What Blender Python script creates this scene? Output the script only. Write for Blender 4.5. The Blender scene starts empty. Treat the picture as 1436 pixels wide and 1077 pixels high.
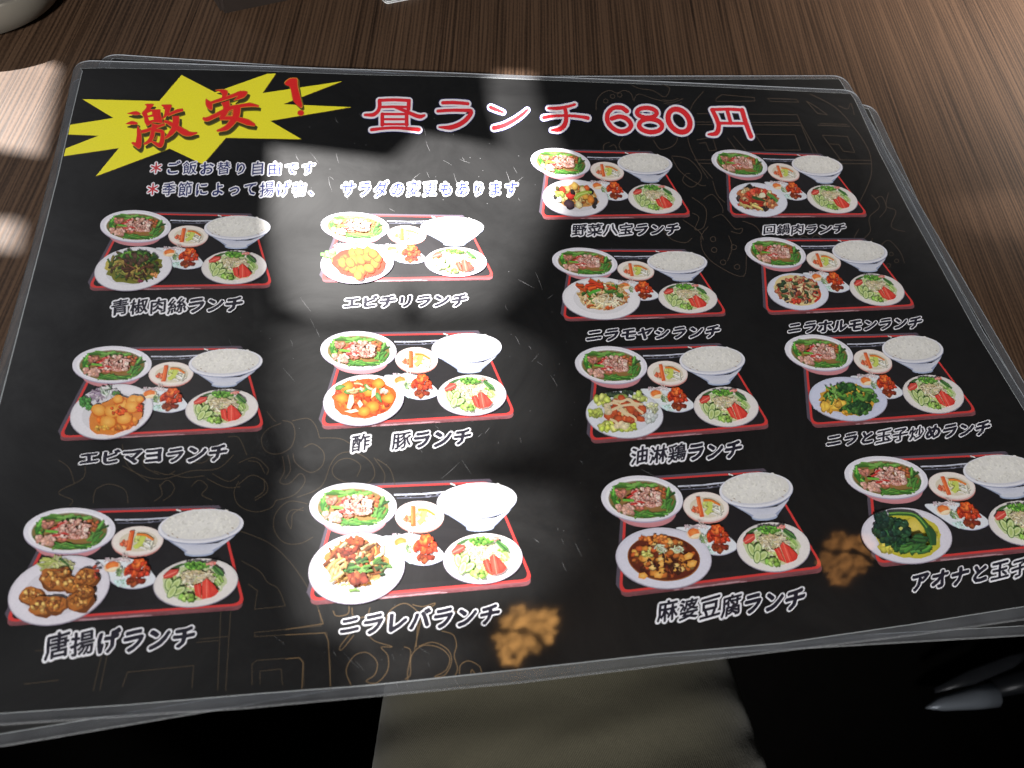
import bpy, bmesh, math, random
from mathutils import Vector, Matrix, Euler
from mathutils.geometry import tessellate_polygon
S = bpy.context.scene
COL = S.collection
# ------------------------------------------------------------------ camera, light, exposure
CAM_LOC = Vector((-0.075105, -0.189283, 0.264592))
CAM_ROT = Euler((0.529005, -0.138804, -0.123564), 'XYZ')
FPX = 1050.0
cam_d = bpy.data.cameras.new('camera'); cam = bpy.data.objects.new('camera', cam_d); COL.objects.link(cam)
cam.location = CAM_LOC; cam.rotation_euler = CAM_ROT
cam_d.sensor_width = 36.0; cam_d.lens = FPX / 1436.0 * 36.0
cam_d.clip_start = 0.01; cam_d.clip_end = 60
cam_d.dof.use_dof = True; cam_d.dof.focus_distance = 0.36; cam_d.dof.aperture_fstop = 15
S.camera = cam
S.view_settings.view_transform = 'Standard'; S.view_settings.look = 'None'
S.view_settings.exposure = 0; S.view_settings.gamma = 1; S.view_settings.use_curve_mapping = False
world = bpy.data.worlds.new('World'); S.world = world; world.use_nodes = True
world.node_tree.nodes['Background'].inputs[0].default_value = (0.92, 0.95, 1.0, 1)
world.node_tree.nodes['Background'].inputs[1].default_value = 0.026

def lamp(name, kind, loc, target, power, color, size=None, size_y=None, spot=None):
    d = bpy.data.lights.new(name, kind); d.energy = power; d.color = color
    o = bpy.data.objects.new(name, d); COL.objects.link(o); o.location = loc
    o.rotation_euler = (Vector(target) - Vector(loc)).to_track_quat('-Z', 'Y').to_euler()
    if kind == 'AREA':
        d.shape = 'RECTANGLE'; d.size = size; d.size_y = size_y or size
    if kind == 'SPOT':
        d.shadow_soft_size = size; d.spot_size = spot; d.spot_blend = 0.05
    return o
SUN_DIR = Vector((-0.60, 0.48, 0.64)).normalized()
SUN_TGT = Vector((-0.06, 0.02, 0))
SUN_POS = SUN_TGT + SUN_DIR * 6.0
lamp('sunlight_lamp', 'SPOT', SUN_POS, SUN_TGT, 20000, (1.0, 0.965, 0.93), size=0.008, spot=math.radians(9.0))
lamp('window_light', 'AREA', (-1.00, 0.80, 0.60), (-0.27, 0.10, 0), 2.3, (0.95, 0.95, 1.0), 0.34, 0.7)
dl = lamp('fill_spot', 'SPOT', (-0.62, -1.90, 1.22), (0.02, 0.12, 0), 285, (1.0, 0.985, 0.965), size=0.14, spot=math.radians(44))  # added fill spot for menu and lap, no such fixture known
dl.data.spot_blend = 0.9
dr = lamp('fill_spot', 'SPOT', (1.15, 0.30, 0.70), (0.52, 0.25, 0), 270, (1.0, 0.90, 0.80), size=0.08, spot=math.radians(27))  # added spot that brightens the right side of the table
dr.data.spot_blend = 1.0

# ------------------------------------------------------------------ helpers
def lin(c):
    return tuple((x / 255 / 12.92) if x / 255 <= 0.04045 else ((x / 255 + 0.055) / 1.055) ** 2.4 for x in c[:3])
ROT_M = CAM_ROT.to_matrix()
def on_plane(u, v, z=0.0):
    """photograph position -> point of the flat menu (or table) plane, metres"""
    d = ROT_M @ Vector(((u - 718) / FPX, -(v - 538.5) / FPX, -1.0))
    t = (z - CAM_LOC.z) / d.z
    return CAM_LOC + d * t
class Zone:
    """an enlarged piece of the photograph: its own coordinates -> metres on the menu"""
    def __init__(s, x0, y0, k): s.x0, s.y0, s.k = x0, y0, k
    def px(s, p): return (s.x0 + p[0] / s.k, s.y0 + p[1] / s.k)
    def __call__(s, p):
        q = on_plane(*s.px(p)); return (q.x, q.y)
PX = Zone(0, 0, 1)

def link(name, me, parent=None):
    o = bpy.data.objects.new(name, me); COL.objects.link(o)
    if parent: o.parent = parent
    return o
def tag(o, label=None, cat=None, group=None, kind=None):
    if label: o['label'] = label
    if cat: o['category'] = cat
    if group: o['group'] = group
    if kind: o['kind'] = kind
    return o
def empty(name, loc=(0, 0, 0)):
    o = bpy.data.objects.new(name, None); COL.objects.link(o); o.location = loc; o.empty_display_size = 0.02
    return o

# ------------------------------------------------------------------ materials
def nt(name):
    m = bpy.data.materials.new(name); m.use_nodes = True
    n = m.node_tree.nodes; l = m.node_tree.links
    return m, n, l, n['Principled BSDF']
def simple(name, col, rough=0.5, metal=0.0, spec=0.5, bump=0.0, bscale=60, var=0.0):
    m, n, l, b = nt(name)
    b.inputs['Base Color'].default_value = (*col, 1); b.inputs['Roughness'].default_value = rough
    b.inputs['Metallic'].default_value = metal; b.inputs['Specular IOR Level'].default_value = spec
    tc = n.new('ShaderNodeTexCoord'); nz = n.new('ShaderNodeTexNoise'); nz.inputs['Scale'].default_value = bscale
    nz.inputs['Detail'].default_value = 5
    l.new(tc.outputs['Object'], nz.inputs['Vector'])
    if var:
        mx = n.new('ShaderNodeMix'); mx.data_type = 'RGBA'
        mx.inputs[6].default_value = (*[c * (1 - var) for c in col], 1); mx.inputs[7].default_value = (*[min(1, c * (1 + var)) for c in col], 1)
        l.new(nz.outputs['Fac'], mx.inputs[0]); l.new(mx.outputs[2], b.inputs['Base Color'])
    if bump:
        bp = n.new('ShaderNodeBump'); bp.inputs['Strength'].default_value = bump; bp.inputs['Distance'].default_value = 0.002
        l.new(nz.outputs['Fac'], bp.inputs['Height']); l.new(bp.outputs[0], b.inputs['Normal'])
    return m

def ink_material():
    m, n, l, b = nt('printed_ink_under_gloss_film')
    at = n.new('ShaderNodeAttribute'); at.attribute_name = 'ink'
    tc = n.new('ShaderNodeTexCoord')
    gr = n.new('ShaderNodeTexNoise'); gr.inputs['Scale'].default_value = 1600; gr.inputs['Detail'].default_value = 3
    l.new(tc.outputs['Object'], gr.inputs['Vector'])
    mr = n.new('ShaderNodeMapRange'); mr.inputs['From Min'].default_value = 0.25; mr.inputs['From Max'].default_value = 0.75; mr.inputs['To Min'].default_value = 0.94; mr.inputs['To Max'].default_value = 1.06
    l.new(gr.outputs['Fac'], mr.inputs['Value'])
    mul = n.new('ShaderNodeMix'); mul.data_type = 'RGBA'; mul.blend_type = 'MULTIPLY'; mul.inputs[0].default_value = 1
    l.new(at.outputs['Color'], mul.inputs[6]); l.new(mr.outputs[0], mul.inputs[7])
    l.new(mul.outputs[2], b.inputs['Base Color'])
    b.inputs['Roughness'].default_value = 0.43; b.inputs['Specular IOR Level'].default_value = 0.6
    b.inputs['Coat Weight'].default_value = 0.9; b.inputs['Coat IOR'].default_value = 1.8
    # worn laminate: smudges change how sharp the gloss is, gentle waves bend it
    sm = n.new('ShaderNodeTexNoise'); sm.inputs['Scale'].default_value = 26; sm.inputs['Detail'].default_value = 6; sm.inputs['Roughness'].default_value = 0.62
    l.new(tc.outputs['Object'], sm.inputs['Vector'])
    m2 = n.new('ShaderNodeMapRange'); m2.inputs['From Min'].default_value = 0.35; m2.inputs['From Max'].default_value = 0.7
    m2.inputs['To Min'].default_value = 0.02; m2.inputs['To Max'].default_value = 0.06
    l.new(sm.outputs['Fac'], m2.inputs['Value']); l.new(m2.outputs[0], b.inputs['Coat Roughness'])
    m3 = n.new('ShaderNodeMapRange'); m3.inputs['From Min'].default_value = 0.34; m3.inputs['From Max'].default_value = 0.68; m3.inputs['To Min'].default_value = 0.52; m3.inputs['To Max'].default_value = 1.05
    s2 = n.new('ShaderNodeTexNoise'); s2.inputs['Scale'].default_value = 17; s2.inputs['Detail'].default_value = 8; s2.inputs['Roughness'].default_value = 0.66; s2.inputs['Distortion'].default_value = 0.8
    l.new(tc.outputs['Object'], s2.inputs['Vector']); l.new(s2.outputs['Fac'], m3.inputs['Value']); l.new(m3.outputs[0], b.inputs['Specular IOR Level'])
    wv = n.new('ShaderNodeTexNoise'); wv.inputs['Scale'].default_value = 9; wv.inputs['Detail'].default_value = 2
    l.new(tc.outputs['Object'], wv.inputs['Vector'])
    bp = n.new('ShaderNodeBump'); bp.inputs['Strength'].default_value = 0.10; bp.inputs['Distance'].default_value = 0.004
    l.new(wv.outputs['Fac'], bp.inputs['Height']); l.new(bp.outputs[0], b.inputs['Coat Normal'])
    return m
INK = ink_material()

def film_material():
    m, n, l, b = nt('clear_laminate_film')
    b.inputs['Base Color'].default_value = (0.18, 0.185, 0.195, 1)
    b.inputs['Roughness'].default_value = 0.16; b.inputs['Specular IOR Level'].default_value = 0.7
    b.inputs['Coat Weight'].default_value = 0.6; b.inputs['Coat Roughness'].default_value = 0.06
    tr = n.new('ShaderNodeBsdfTransparent'); tr.inputs[0].default_value = (0.9, 0.92, 0.95, 1)
    mx = n.new('ShaderNodeMixShader')
    tc = n.new('ShaderNodeTexCoord'); nz = n.new('ShaderNodeTexNoise'); nz.inputs['Scale'].default_value = 70; nz.inputs['Detail'].default_value = 5
    l.new(tc.outputs['Object'], nz.inputs['Vector'])
    mr = n.new('ShaderNodeMapRange'); mr.inputs['From Min'].default_value = 0.3; mr.inputs['From Max'].default_value = 0.75
    mr.inputs['To Min'].default_value = 0.20; mr.inputs['To Max'].default_value = 0.36
    l.new(nz.outputs['Fac'], mr.inputs['Value']); l.new(mr.outputs[0], mx.inputs[0])
    bp = n.new('ShaderNodeBump'); bp.inputs['Strength'].default_value = 0.25; bp.inputs['Distance'].default_value = 0.001
    l.new(nz.outputs['Fac'], bp.inputs['Height']); l.new(bp.outputs[0], b.inputs['Normal'])
    l.new(tr.outputs[0], mx.inputs[1]); l.new(b.outputs[0], mx.inputs[2])
    l.new(mx.outputs[0], n['Material Output'].inputs['Surface'])
    return m
FILM = film_material()
FILM_EDGE = simple('film_edge_glint', (0.72, 0.73, 0.74), 0.2, spec=0.8, var=0.25, bscale=300, bump=0.2)  # paler than the film: light caught on the edge, put into the colour

def wood_material():
    m, n, l, b = nt('dark_striped_wood')
    tc = n.new('ShaderNodeTexCoord')
    mp = n.new('ShaderNodeMapping'); mp.inputs['Rotation'].default_value = (0, 0, math.radians(8)); l.new(tc.outputs['Object'], mp.inputs['Vector'])
    def stripes(sx, sy, det, rough):
        q = n.new('ShaderNodeMapping'); q.inputs['Scale'].default_value = (sx, sy, 1); l.new(mp.outputs[0], q.inputs['Vector'])
        z = n.new('ShaderNodeTexNoise'); z.inputs['Scale'].default_value = 1; z.inputs['Detail'].default_value = det; z.inputs['Roughness'].default_value = rough
        l.new(q.outputs[0], z.inputs['Vector']); return z
    a = stripes(460, 2.2, 2, 0.5); c = stripes(1100, 9, 3, 0.6); d = stripes(9, 4, 3, 0.5); e = stripes(900, 500, 3, 0.7)
    wq = n.new('ShaderNodeMapping'); wq.inputs['Scale'].default_value = (1, 0.02, 1); l.new(mp.outputs[0], wq.inputs['Vector'])
    wv = n.new('ShaderNodeTexWave'); wv.inputs['Scale'].default_value = 150; wv.inputs['Distortion'].default_value = 8; wv.inputs['Detail'].default_value = 3; wv.inputs['Detail Scale'].default_value = 1.6; wv.inputs['Detail Roughness'].default_value = 0.6
    l.new(wq.outputs[0], wv.inputs['Vector'])
    def mul(x, y, f):
        q = n.new('ShaderNodeMath'); q.operation = 'MULTIPLY_ADD'; l.new(x, q.inputs[0]); q.inputs[1].default_value = f
        l.new(y, q.inputs[2]) if y else None
        if not y: q.inputs[2].default_value = 0
        return q.outputs[0]
    s = mul(a.outputs['Fac'], None, 0.34); s = mul(c.outputs['Fac'], s, 0.20); s = mul(d.outputs['Fac'], s, 0.12); s = mul(e.outputs['Fac'], s, 0.21); s = mul(wv.outputs['Fac'], s, 0.13)
    cr = n.new('ShaderNodeValToRGB'); l.new(s, cr.inputs[0])
    el = cr.color_ramp.elements
    el[0].position = 0.36; el[0].color = (0.015, 0.0084, 0.0052, 1)
    el[1].position = 0.66; el[1].color = (0.108, 0.063, 0.038, 1)
    x = el.new(0.47); x.color = (0.051, 0.029, 0.0175, 1)
    x = el.new(0.53); x.color = (0.076, 0.044, 0.0265, 1)
    l.new(cr.outputs[0], b.inputs['Base Color'])
    mr = n.new('ShaderNodeMapRange'); mr.inputs['To Min'].default_value = 0.44; mr.inputs['To Max'].default_value = 0.60
    l.new(s, mr.inputs['Value']); l.new(mr.outputs[0], b.inputs['Roughness'])
    b.inputs['Specular IOR Level'].default_value = 0.20
    bp = n.new('ShaderNodeBump'); bp.inputs['Strength'].default_value = 0.35; bp.inputs['Distance'].default_value = 0.0004
    l.new(s, bp.inputs['Height']); l.new(bp.outputs[0], b.inputs['Normal'])
    return m
WOOD = wood_material()

def trouser_material():
    m, n, l, b = nt('olive_twill_cloth')
    b.inputs['Roughness'].default_value = 0.92; b.inputs['Specular IOR Level'].default_value = 0.15
    b.inputs['Sheen Weight'].default_value = 0.06
    tc = n.new('ShaderNodeTexCoord')
    wv = n.new('ShaderNodeTexWave'); wv.inputs['Scale'].default_value = 340; wv.inputs['Distortion'].default_value = 1.2; wv.inputs['Detail'].default_value = 2
    mp = n.new('ShaderNodeMapping'); mp.inputs['Rotation'].default_value = (0, 0, 0.7); l.new(tc.outputs['Object'], mp.inputs['Vector']); l.new(mp.outputs[0], wv.inputs['Vector'])
    nz = n.new('ShaderNodeTexNoise'); nz.inputs['Scale'].default_value = 900; nz.inputs['Detail'].default_value = 3; l.new(tc.outputs['Object'], nz.inputs['Vector'])
    big = n.new('ShaderNodeTexNoise'); big.inputs['Scale'].default_value = 18; big.inputs['Detail'].default_value = 3; l.new(tc.outputs['Object'], big.inputs['Vector'])
    ad = n.new('ShaderNodeMath'); ad.operation = 'ADD'; l.new(wv.outputs['Fac'], ad.inputs[0]); l.new(nz.outputs['Fac'], ad.inputs[1])
    mx = n.new('ShaderNodeMix'); mx.data_type = 'RGBA'
    mx.inputs[6].default_value = (0.040, 0.037, 0.025, 1); mx.inputs[7].default_value = (0.096, 0.088, 0.060, 1)
    hf = n.new('ShaderNodeMath'); hf.operation = 'MULTIPLY'; hf.inputs[1].default_value = 0.5; l.new(ad.outputs[0], hf.inputs[0]); l.new(hf.outputs[0], mx.inputs[0])
    l.new(mx.outputs[2], b.inputs['Base Color'])
    bp = n.new('ShaderNodeBump'); bp.inputs['Strength'].default_value = 0.5; bp.inputs['Distance'].default_value = 0.0006; l.new(hf.outputs[0], bp.inputs['Height'])
    b2 = n.new('ShaderNodeBump'); b2.inputs['Strength'].default_value = 0.4; b2.inputs['Distance'].default_value = 0.006; l.new(big.outputs['Fac'], b2.inputs['Height'])
    fw = n.new('ShaderNodeTexWave'); fw.bands_direction = 'Y'; fw.inputs['Scale'].default_value = 9; fw.inputs['Distortion'].default_value = 7; fw.inputs['Detail'].default_value = 2; fw.inputs['Detail Scale'].default_value = 0.35
    l.new(tc.outputs['Object'], fw.inputs['Vector']); b3 = n.new('ShaderNodeBump'); b3.inputs['Strength'].default_value = 0.28; b3.inputs['Distance'].default_value = 0.006; l.new(fw.outputs['Fac'], b3.inputs['Height'])
    l.new(bp.outputs[0], b3.inputs['Normal']); l.new(b3.outputs[0], b2.inputs['Normal']); l.new(b2.outputs[0], b.inputs['Normal'])
    return m

# ------------------------------------------------------------------ the setting
TZ = -0.0036                                   # table top; z = 0 is the printed face of the top menu
def box_mesh(name, x0, x1, y0, y1, z0, z1, bev=0.0):
    bm = bmesh.new(); bmesh.ops.create_cube(bm, size=1)
    for v in bm.verts:
        v.co = Vector(((x0 + x1) / 2 + v.co.x * (x1 - x0), (y0 + y1) / 2 + v.co.y * (y1 - y0), (z0 + z1) / 2 + v.co.z * (z1 - z0)))
    if bev: bmesh.ops.bevel(bm, geom=bm.edges[:], offset=bev, segments=3, affect='EDGES')
    me = bpy.data.meshes.new(name); bm.to_mesh(me); bm.free(); return me
me = box_mesh('floor', -4, 4, -3, 4, -0.80, -0.74); me.materials.append(simple('dark_floor', (0.004, 0.0036, 0.0033), 0.9, spec=0.05, bump=0.2, bscale=40, var=0.3))
tag(link('floor', me), kind='structure')

table = empty('restaurant_table', (0, 0.35, -0.74))
tag(table, 'dark brown restaurant table with fine striped wood grain under the menus', 'table')
def tchild(name, me, mat):
    me.materials.append(mat); o = link(name, me, table); o.location = (0, -0.35, 0.74); return o
tchild('table_top', box_mesh('table_top', -0.85, 0.75, -0.092, 0.80, TZ - 0.03, TZ, 0.002), WOOD)
DARKMETAL = simple('black_metal', (0.012, 0.012, 0.013), 0.45, metal=0.6, bump=0.1)
tchild('pedestal', box_mesh('pedestal', -0.09, -0.01, 0.30, 0.38, -0.70, TZ - 0.03, 0.006), DARKMETAL)
tchild('base_plate', box_mesh('base_plate', -0.30, 0.20, 0.10, 0.58, -0.74, -0.70, 0.006), DARKMETAL)

# ------------------------------------------------------------------ printing
class Ink:
    """flat printed shapes; each lies a few microns above those it overlaps, as ink laid over ink"""
    DZ = 5e-6; CELL = 0.0008
    def __init__(s, base=0.0, f=None, dz=None, cell=None):
        s.v, s.f, s.c, s.base, s.m = [], [], [], base, f or PX; s.dz = dz or Ink.DZ; s.cell = cell or Ink.CELL; s.top = {}
    def lay(s, P, n=1):
        """height for a shape with these points (metres): above everything already under its box"""
        k = s.cell; x0 = int(min(p[0] for p in P) // k); x1 = int(max(p[0] for p in P) // k); y0 = int(min(p[1] for p in P) // k); y1 = int(max(p[1] for p in P) // k)
        cells = [(x, y) for x in range(x0, x1 + 1) for y in range(y0, y1 + 1)]
        lv = max(s.top.get(c, -1) for c in cells) + 1
        for c in cells: s.top[c] = lv + n - 1
        return s.base + lv * s.dz
    def _col(s, c): return (*lin(c), 1.0)
    def poly(s, pts, col, ccol=None):
        b = len(s.v); P = [s.m(p) for p in pts]; z = s.lay(P)
        s.v += [(x, y, z) for x, y in P]; s.c += [s._col(col)] * len(P)
        if ccol is not None:
            cx = sum(p[0] for p in P) / len(P); cy = sum(p[1] for p in P) / len(P)
            s.v.append((cx, cy, z)); s.c.append(s._col(ccol)); k = b + len(P)
            for i in range(len(P)): s.f.append((b + i, b + (i + 1) % len(P), k))
        else:
            for t in tessellate_polygon([[Vector((x, y, 0)) for x, y in P]]): s.f.append(tuple(b + i for i in t))
        return s
    def ell(s, cx, cy, rx, ry, col, ccol=None, rot=0, n=36, jit=0.0, rng=None):
        a = math.radians(rot); pts = []
        for i in range(n):
            t = 2 * math.pi * i / n; j = 1 + (rng.uniform(-jit, jit) if rng else 0)
            x, y = rx * j * math.cos(t), ry * j * math.sin(t)
            pts.append((cx + x * math.cos(a) - y * math.sin(a), cy + x * math.sin(a) + y * math.cos(a)))
        return s.poly(pts, col, ccol)
    def blob(s, cx, cy, r, col, rng, ccol=None, asp=1.0, rot=0, n=9, jit=0.28):
        return s.ell(cx, cy, r, r * asp, col, ccol, rot, n, jit, rng)
    def strip(s, pts, w, col, closed=False, smooth=0, cap=False):
        if smooth: pts, w = curve(pts, w, closed, smooth)
        n = len(pts); ws = w if isinstance(w, (list, tuple)) else [w] * n
        L, Rr = [], []
        for i in range(n):
            a = pts[(i - 1) % n] if (closed or i) else pts[i]; c = pts[(i + 1) % n] if (closed or i < n - 1) else pts[i]
            dx, dy = c[0] - a[0], c[1] - a[1]; d = math.hypot(dx, dy) or 1
            nx, ny = -dy / d * ws[i] / 2, dx / d * ws[i] / 2
            L.append((pts[i][0] + nx, pts[i][1] + ny)); Rr.append((pts[i][0] - nx, pts[i][1] - ny))
        b = len(s.v); cc = s._col(col); Q = [s.m(p) for p in L + Rr]; z = s.lay(Q)
        for q in Q: s.v.append((q[0], q[1], z)); s.c.append(cc)
        for i in range(n if closed else n - 1):
            j = (i + 1) % n; s.f.append((b + i, b + j, b + n + j, b + n + i))
        if cap:
            for i in (0, n - 1): s.ell(pts[i][0], pts[i][1], ws[i] / 2, ws[i] / 2, col, n=14)
        return s
    def build(s, name, parent=None, mat=None):
        me = bpy.data.meshes.new(name); me.from_pydata(s.v, [], s.f)
        at = me.color_attributes.new('ink', 'FLOAT_COLOR', 'POINT')
        for i, c in enumerate(s.c): at.data[i].color = c
        bm = bmesh.new(); bm.from_mesh(me)
        for f in bm.faces:
            f.normal_update()
            if f.normal.z < 0: f.normal_flip()
        bm.to_mesh(me); bm.free()
        me.materials.append(mat or INK)
        return link(name, me, parent)
def curve(pts, w, closed=False, k=6):
    n = len(pts); ws = w if isinstance(w, (list, tuple)) else [w] * n
    out, wo = [], []
    g = (lambda i: i % n) if closed else (lambda i: min(max(i, 0), n - 1))
    for i in range(n if closed else n - 1):
        p0, p1, p2, p3 = (pts[g(i + d)] for d in (-1, 0, 1, 2))
        for j in range(k):
            t = j / k
            out.append(tuple(0.5 * (2 * p1[a] + (p2[a] - p0[a]) * t + (2 * p0[a] - 5 * p1[a] + 4 * p2[a] - p3[a]) * t * t + (3 * p1[a] - p0[a] - 3 * p2[a] + p3[a]) * t ** 3) for a in (0, 1)))
            wo.append(ws[g(i)] * (1 - t) + ws[g(i + 1)] * t)
    if not closed: out.append(tuple(pts[-1])); wo.append(ws[-1])
    return out, wo

# glyphs of Blender's own built-in font, flat, one em high
_gl = {}
def glyph(ch):
    if ch not in _gl:
        cu = bpy.data.curves.new('glyph', 'FONT'); cu.body = ch; cu.size = 1.0; cu.resolution_u = 2; cu.fill_mode = 'FRONT'
        o = bpy.data.objects.new('glyph', cu); COL.objects.link(o)
        dg = bpy.context.evaluated_depsgraph_get(); dg.update()
        me = bpy.data.meshes.new_from_object(o.evaluated_get(dg))
        vs = [(v.co.x, v.co.y) for v in me.vertices]; fs = [tuple(p.vertices) for p in me.polygons]
        bpy.data.objects.remove(o); bpy.data.curves.remove(cu); bpy.data.meshes.remove(me)
        _gl[ch] = (vs, fs)
    return _gl[ch]
def put_glyph(ink, ch, fn, col, dirs, r):
    """the glyph, thickened by shifted copies of itself; fn maps em coordinates to zone coordinates"""
    vs, fs = glyph(ch)
    if not vs: return
    cc = ink._col(col); Q = [ink.m(fn(x + a * r, y + b * r)) for x, y in vs for a, b in ((-1, -1), (1, 1), (1, -1), (-1, 1))]; z = ink.lay(Q, dirs + 1) - ink.dz
    for dx, dy in [(0, 0)] + [(r * math.cos(2 * math.pi * i / dirs), r * math.sin(2 * math.pi * i / dirs)) for i in range(dirs)]:
        b = len(ink.v); z += ink.dz
        for x, y in vs:
            p = fn(x + dx, y + dy); q = ink.m(p); ink.v.append((q[0], q[1], z)); ink.c.append(cc)
        ink.f += [tuple(b + i for i in f) for f in fs]
def line_of_text(ink, text, x0, x1, yl, yr, cols, halo, wid=0.80, rise=0.10, halo_r=0.085, bold=0.022, seed=0):
    """yl, yr = (top, bottom) of the lettering at its left and right end, in photograph pixels"""
    n = len(text); rng = random.Random(seed); pitch = (x1 - x0) / n
    for layer in (0, 1):
        rng.seed(seed)
        for i, ch in enumerate(text):
            t = (i + 0.5) / n
            top = yl[0] + (yr[0] - yl[0]) * t; bot = yl[1] + (yr[1] - yl[1]) * t
            h = (bot - top) * 1.05; cx = x0 + pitch * (i + 0.5); cy = (top + bot) / 2
            slope = (yr[1] - yl[1]) / (x1 - x0); w = pitch * wid
            rj, sj, yj = rng.uniform(-0.03, 0.05), rng.uniform(0.94, 1.04), rng.uniform(-0.02, 0.02)
            def fn(x, y, cx=cx, cy=cy, h=h, w=w, rj=rj, sj=sj, yj=yj, slope=slope):
                X, Y = (x - 0.5) * sj, (y - 0.38) * sj
                Y += (rise + rj) * X + 0.05 * X * X; X += 0.06 * Y
                X += 0.012 * math.sin(9 * Y + 3 * rj * 30); Y += 0.010 * math.sin(8 * X + rj * 60)
                return (cx + X * w * 1.05, cy - (Y + yj) * h + slope * X * w)
            if ch in '　 ': continue
            col = cols(i) if callable(cols) else cols
            if layer == 0: put_glyph(ink, ch, fn, halo, 12, halo_r)
            else: put_glyph(ink, ch, fn, col, 6, bold * (1.25 if ord(ch) < 0x3100 or ord(ch) > 0xf000 else 0.62))

# ------------------------------------------------------------------ menus
def film_slab(name, outline, z0, z1, parent):
    bm = bmesh.new()
    f = bm.faces.new([bm.verts.new((x, y, z0)) for x, y in outline])
    f.normal_update()
    if f.normal.z > 0: f.normal_flip()
    r = bmesh.ops.extrude_face_region(bm, geom=[f])
    for v in [g for g in r['geom'] if isinstance(g, bmesh.types.BMVert)]: v.co.z = z1
    bmesh.ops.recalc_face_normals(bm, faces=bm.faces[:])
    top = [e for e in bm.edges if all(abs(v.co.z - z1) < 1e-7 for v in e.verts)]
    bmesh.ops.bevel(bm, geom=top, offset=(z1 - z0) * 0.45, segments=2, affect='EDGES')
    me = bpy.data.meshes.new(name); bm.to_mesh(me); bm.free(); me.materials.append(FILM); me.materials.append(FILM_EDGE)
    for p in me.polygons:
        if abs(p.normal.z) < 0.97: p.material_index = 1
    return link(name, me, parent)
def rounded(pts, r, k=7):
    out = []; n = len(pts)
    for i in range(n):
        a, b, c = Vector(pts[i - 1]), Vector(pts[i]), Vector(pts[(i + 1) % n])
        d0 = (a - b).normalized() * r; d1 = (c - b).normalized() * r
        p0, p2 = b + d0, b + d1
        for j in range(k + 1):
            t = j / k; q = p0 * (1 - t) ** 2 + b * 2 * t * (1 - t) + p2 * t * t; out.append((q.x, q.y))
    return out
def rect(tl, ang, w, h):
    a = math.radians(ang); u = Vector((math.cos(a), math.sin(a))); v = Vector((math.sin(a), -math.cos(a))); t = Vector(tl)
    return [tuple(t), tuple(t + u * w), tuple(t + u * w + v * h), tuple(t + v * h)]

def under_menu(label, corners, z1, seed):
    root = empty('laminated_menu', (*[sum(p[i] for p in corners) / 4 for i in (0, 1)], z1 - 0.0007))
    tag(root, label, 'menu', 'stack of laminated menus')
    off = root.location
    loc = [(x - off.x, y - off.y) for x, y in corners]
    film_slab('laminate_film', rounded(loc, 0.009), 0, 0.0007, root)
    c = [tuple(Vector(p) * (1 - 0.0048 / Vector(p).length * 1.35)) for p in loc]
    ink = Ink(0.00074, f=lambda p: p, cell=0.05)
    ink.poly([tuple(Vector(p) * (1 + 0.0004 / Vector(p).length)) for p in rounded(c, 0.0015, 3)], (150, 154, 156)); ink.poly([p for p in rounded(c, 0.0015, 3)], (15, 15, 15))
    ink.build('printed_sheet', root)
    return root
under_menu('bottom laminated menu of the stack, its black corner jutting out at the right', rect((-0.2035, 0.1630), -2.6, 0.4264, 0.3030), -0.0026, 1)
under_menu('middle laminated menu of the stack, its top right corner rising behind the front one', rect((-0.2145, 0.1427), 3.4, 0.4264, 0.2995), -0.0013, 2)

menu = empty('laminated_menu', (0, 0, -0.0008))
tag(menu, 'top laminated black lunch menu with a yellow starburst and fourteen photographed meal trays', 'menu', 'stack of laminated menus')
EDGE_T = [(113, 96), (145, 95.5), (362, 99.6), (507, 105), (641, 107.5), (822, 115), (978, 121), (1061, 125), (1184, 131), (1193, 132)]
EDGE_R = [(1199, 141), (1231, 211), (1275, 296), (1305, 350), (1369, 466), (1430, 566)]
sheet = [tuple(on_plane(*p).xy) for p in EDGE_T + EDGE_R] + [(0.2190, -0.100), (0.2215, -0.1455)]
for p in reversed([(0, 1000), (181, 987.5), (362, 972), (520, 960), (710, 940), (818, 928), (916, 917), (1097, 901), (1278, 875), (1436, 850)]): sheet.append(tuple(on_plane(*p).xy))
sheet += [(-0.2120, -0.1447)]
for p in reversed([(116, 99), (98, 175), (82, 246), (56, 350), (25, 470), (0, 567)]): sheet.append(tuple(on_plane(*p).xy))
class Flat:
    """metres in, metres out"""
    def __call__(s, p): return p
OFF = 0.0008
def build(ink, name, parent=None):
    o = ink.build(name, parent or menu)
    if (parent or menu) is menu: o.location.z = OFF
    return o
ink = Ink(-2.4e-5, Flat(), cell=0.05)
ink.poly([tuple(Vector(p) * (1 + 0.00040 / Vector(p).length)) for p in sheet], (150, 154, 156)); ink.poly(sheet, (10, 10, 11)); build(ink, 'printed_sheet')
fo = [(-0.2137, 0.1540), (-0.05, 0.1553), (0.06, 0.1548), (0.2123, 0.1533), (0.2118, 0.10), (0.2125, 0.05), (0.2150, -0.02), (0.2235, -0.10), (0.2265, -0.1502), (0.12, -0.1530), (-0.03, -0.1543), (-0.12, -0.1528), (-0.2165, -0.1487), (-0.2150, -0.05), (-0.2128, 0.03), (-0.2126, 0.10)]
def corner_round(pts, idx, r):
    out = []
    for i, p in enumerate(pts):
        if i in idx:
            a, b, c = Vector(pts[i - 1]), Vector(p), Vector(pts[(i + 1) % len(pts)])
            p0, p2 = b + (a - b).normalized() * r, b + (c - b).normalized() * r
            out += [tuple(p0 * (1 - t) ** 2 + b * 2 * t * (1 - t) + p2 * t * t) for t in [j / 8 for j in range(9)]]
        else: out.append(p)
    return out
film_slab('laminate_film', corner_round(fo, {0, 3, 8, 12}, 0.0085), 0, 0.00074, menu)

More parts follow.
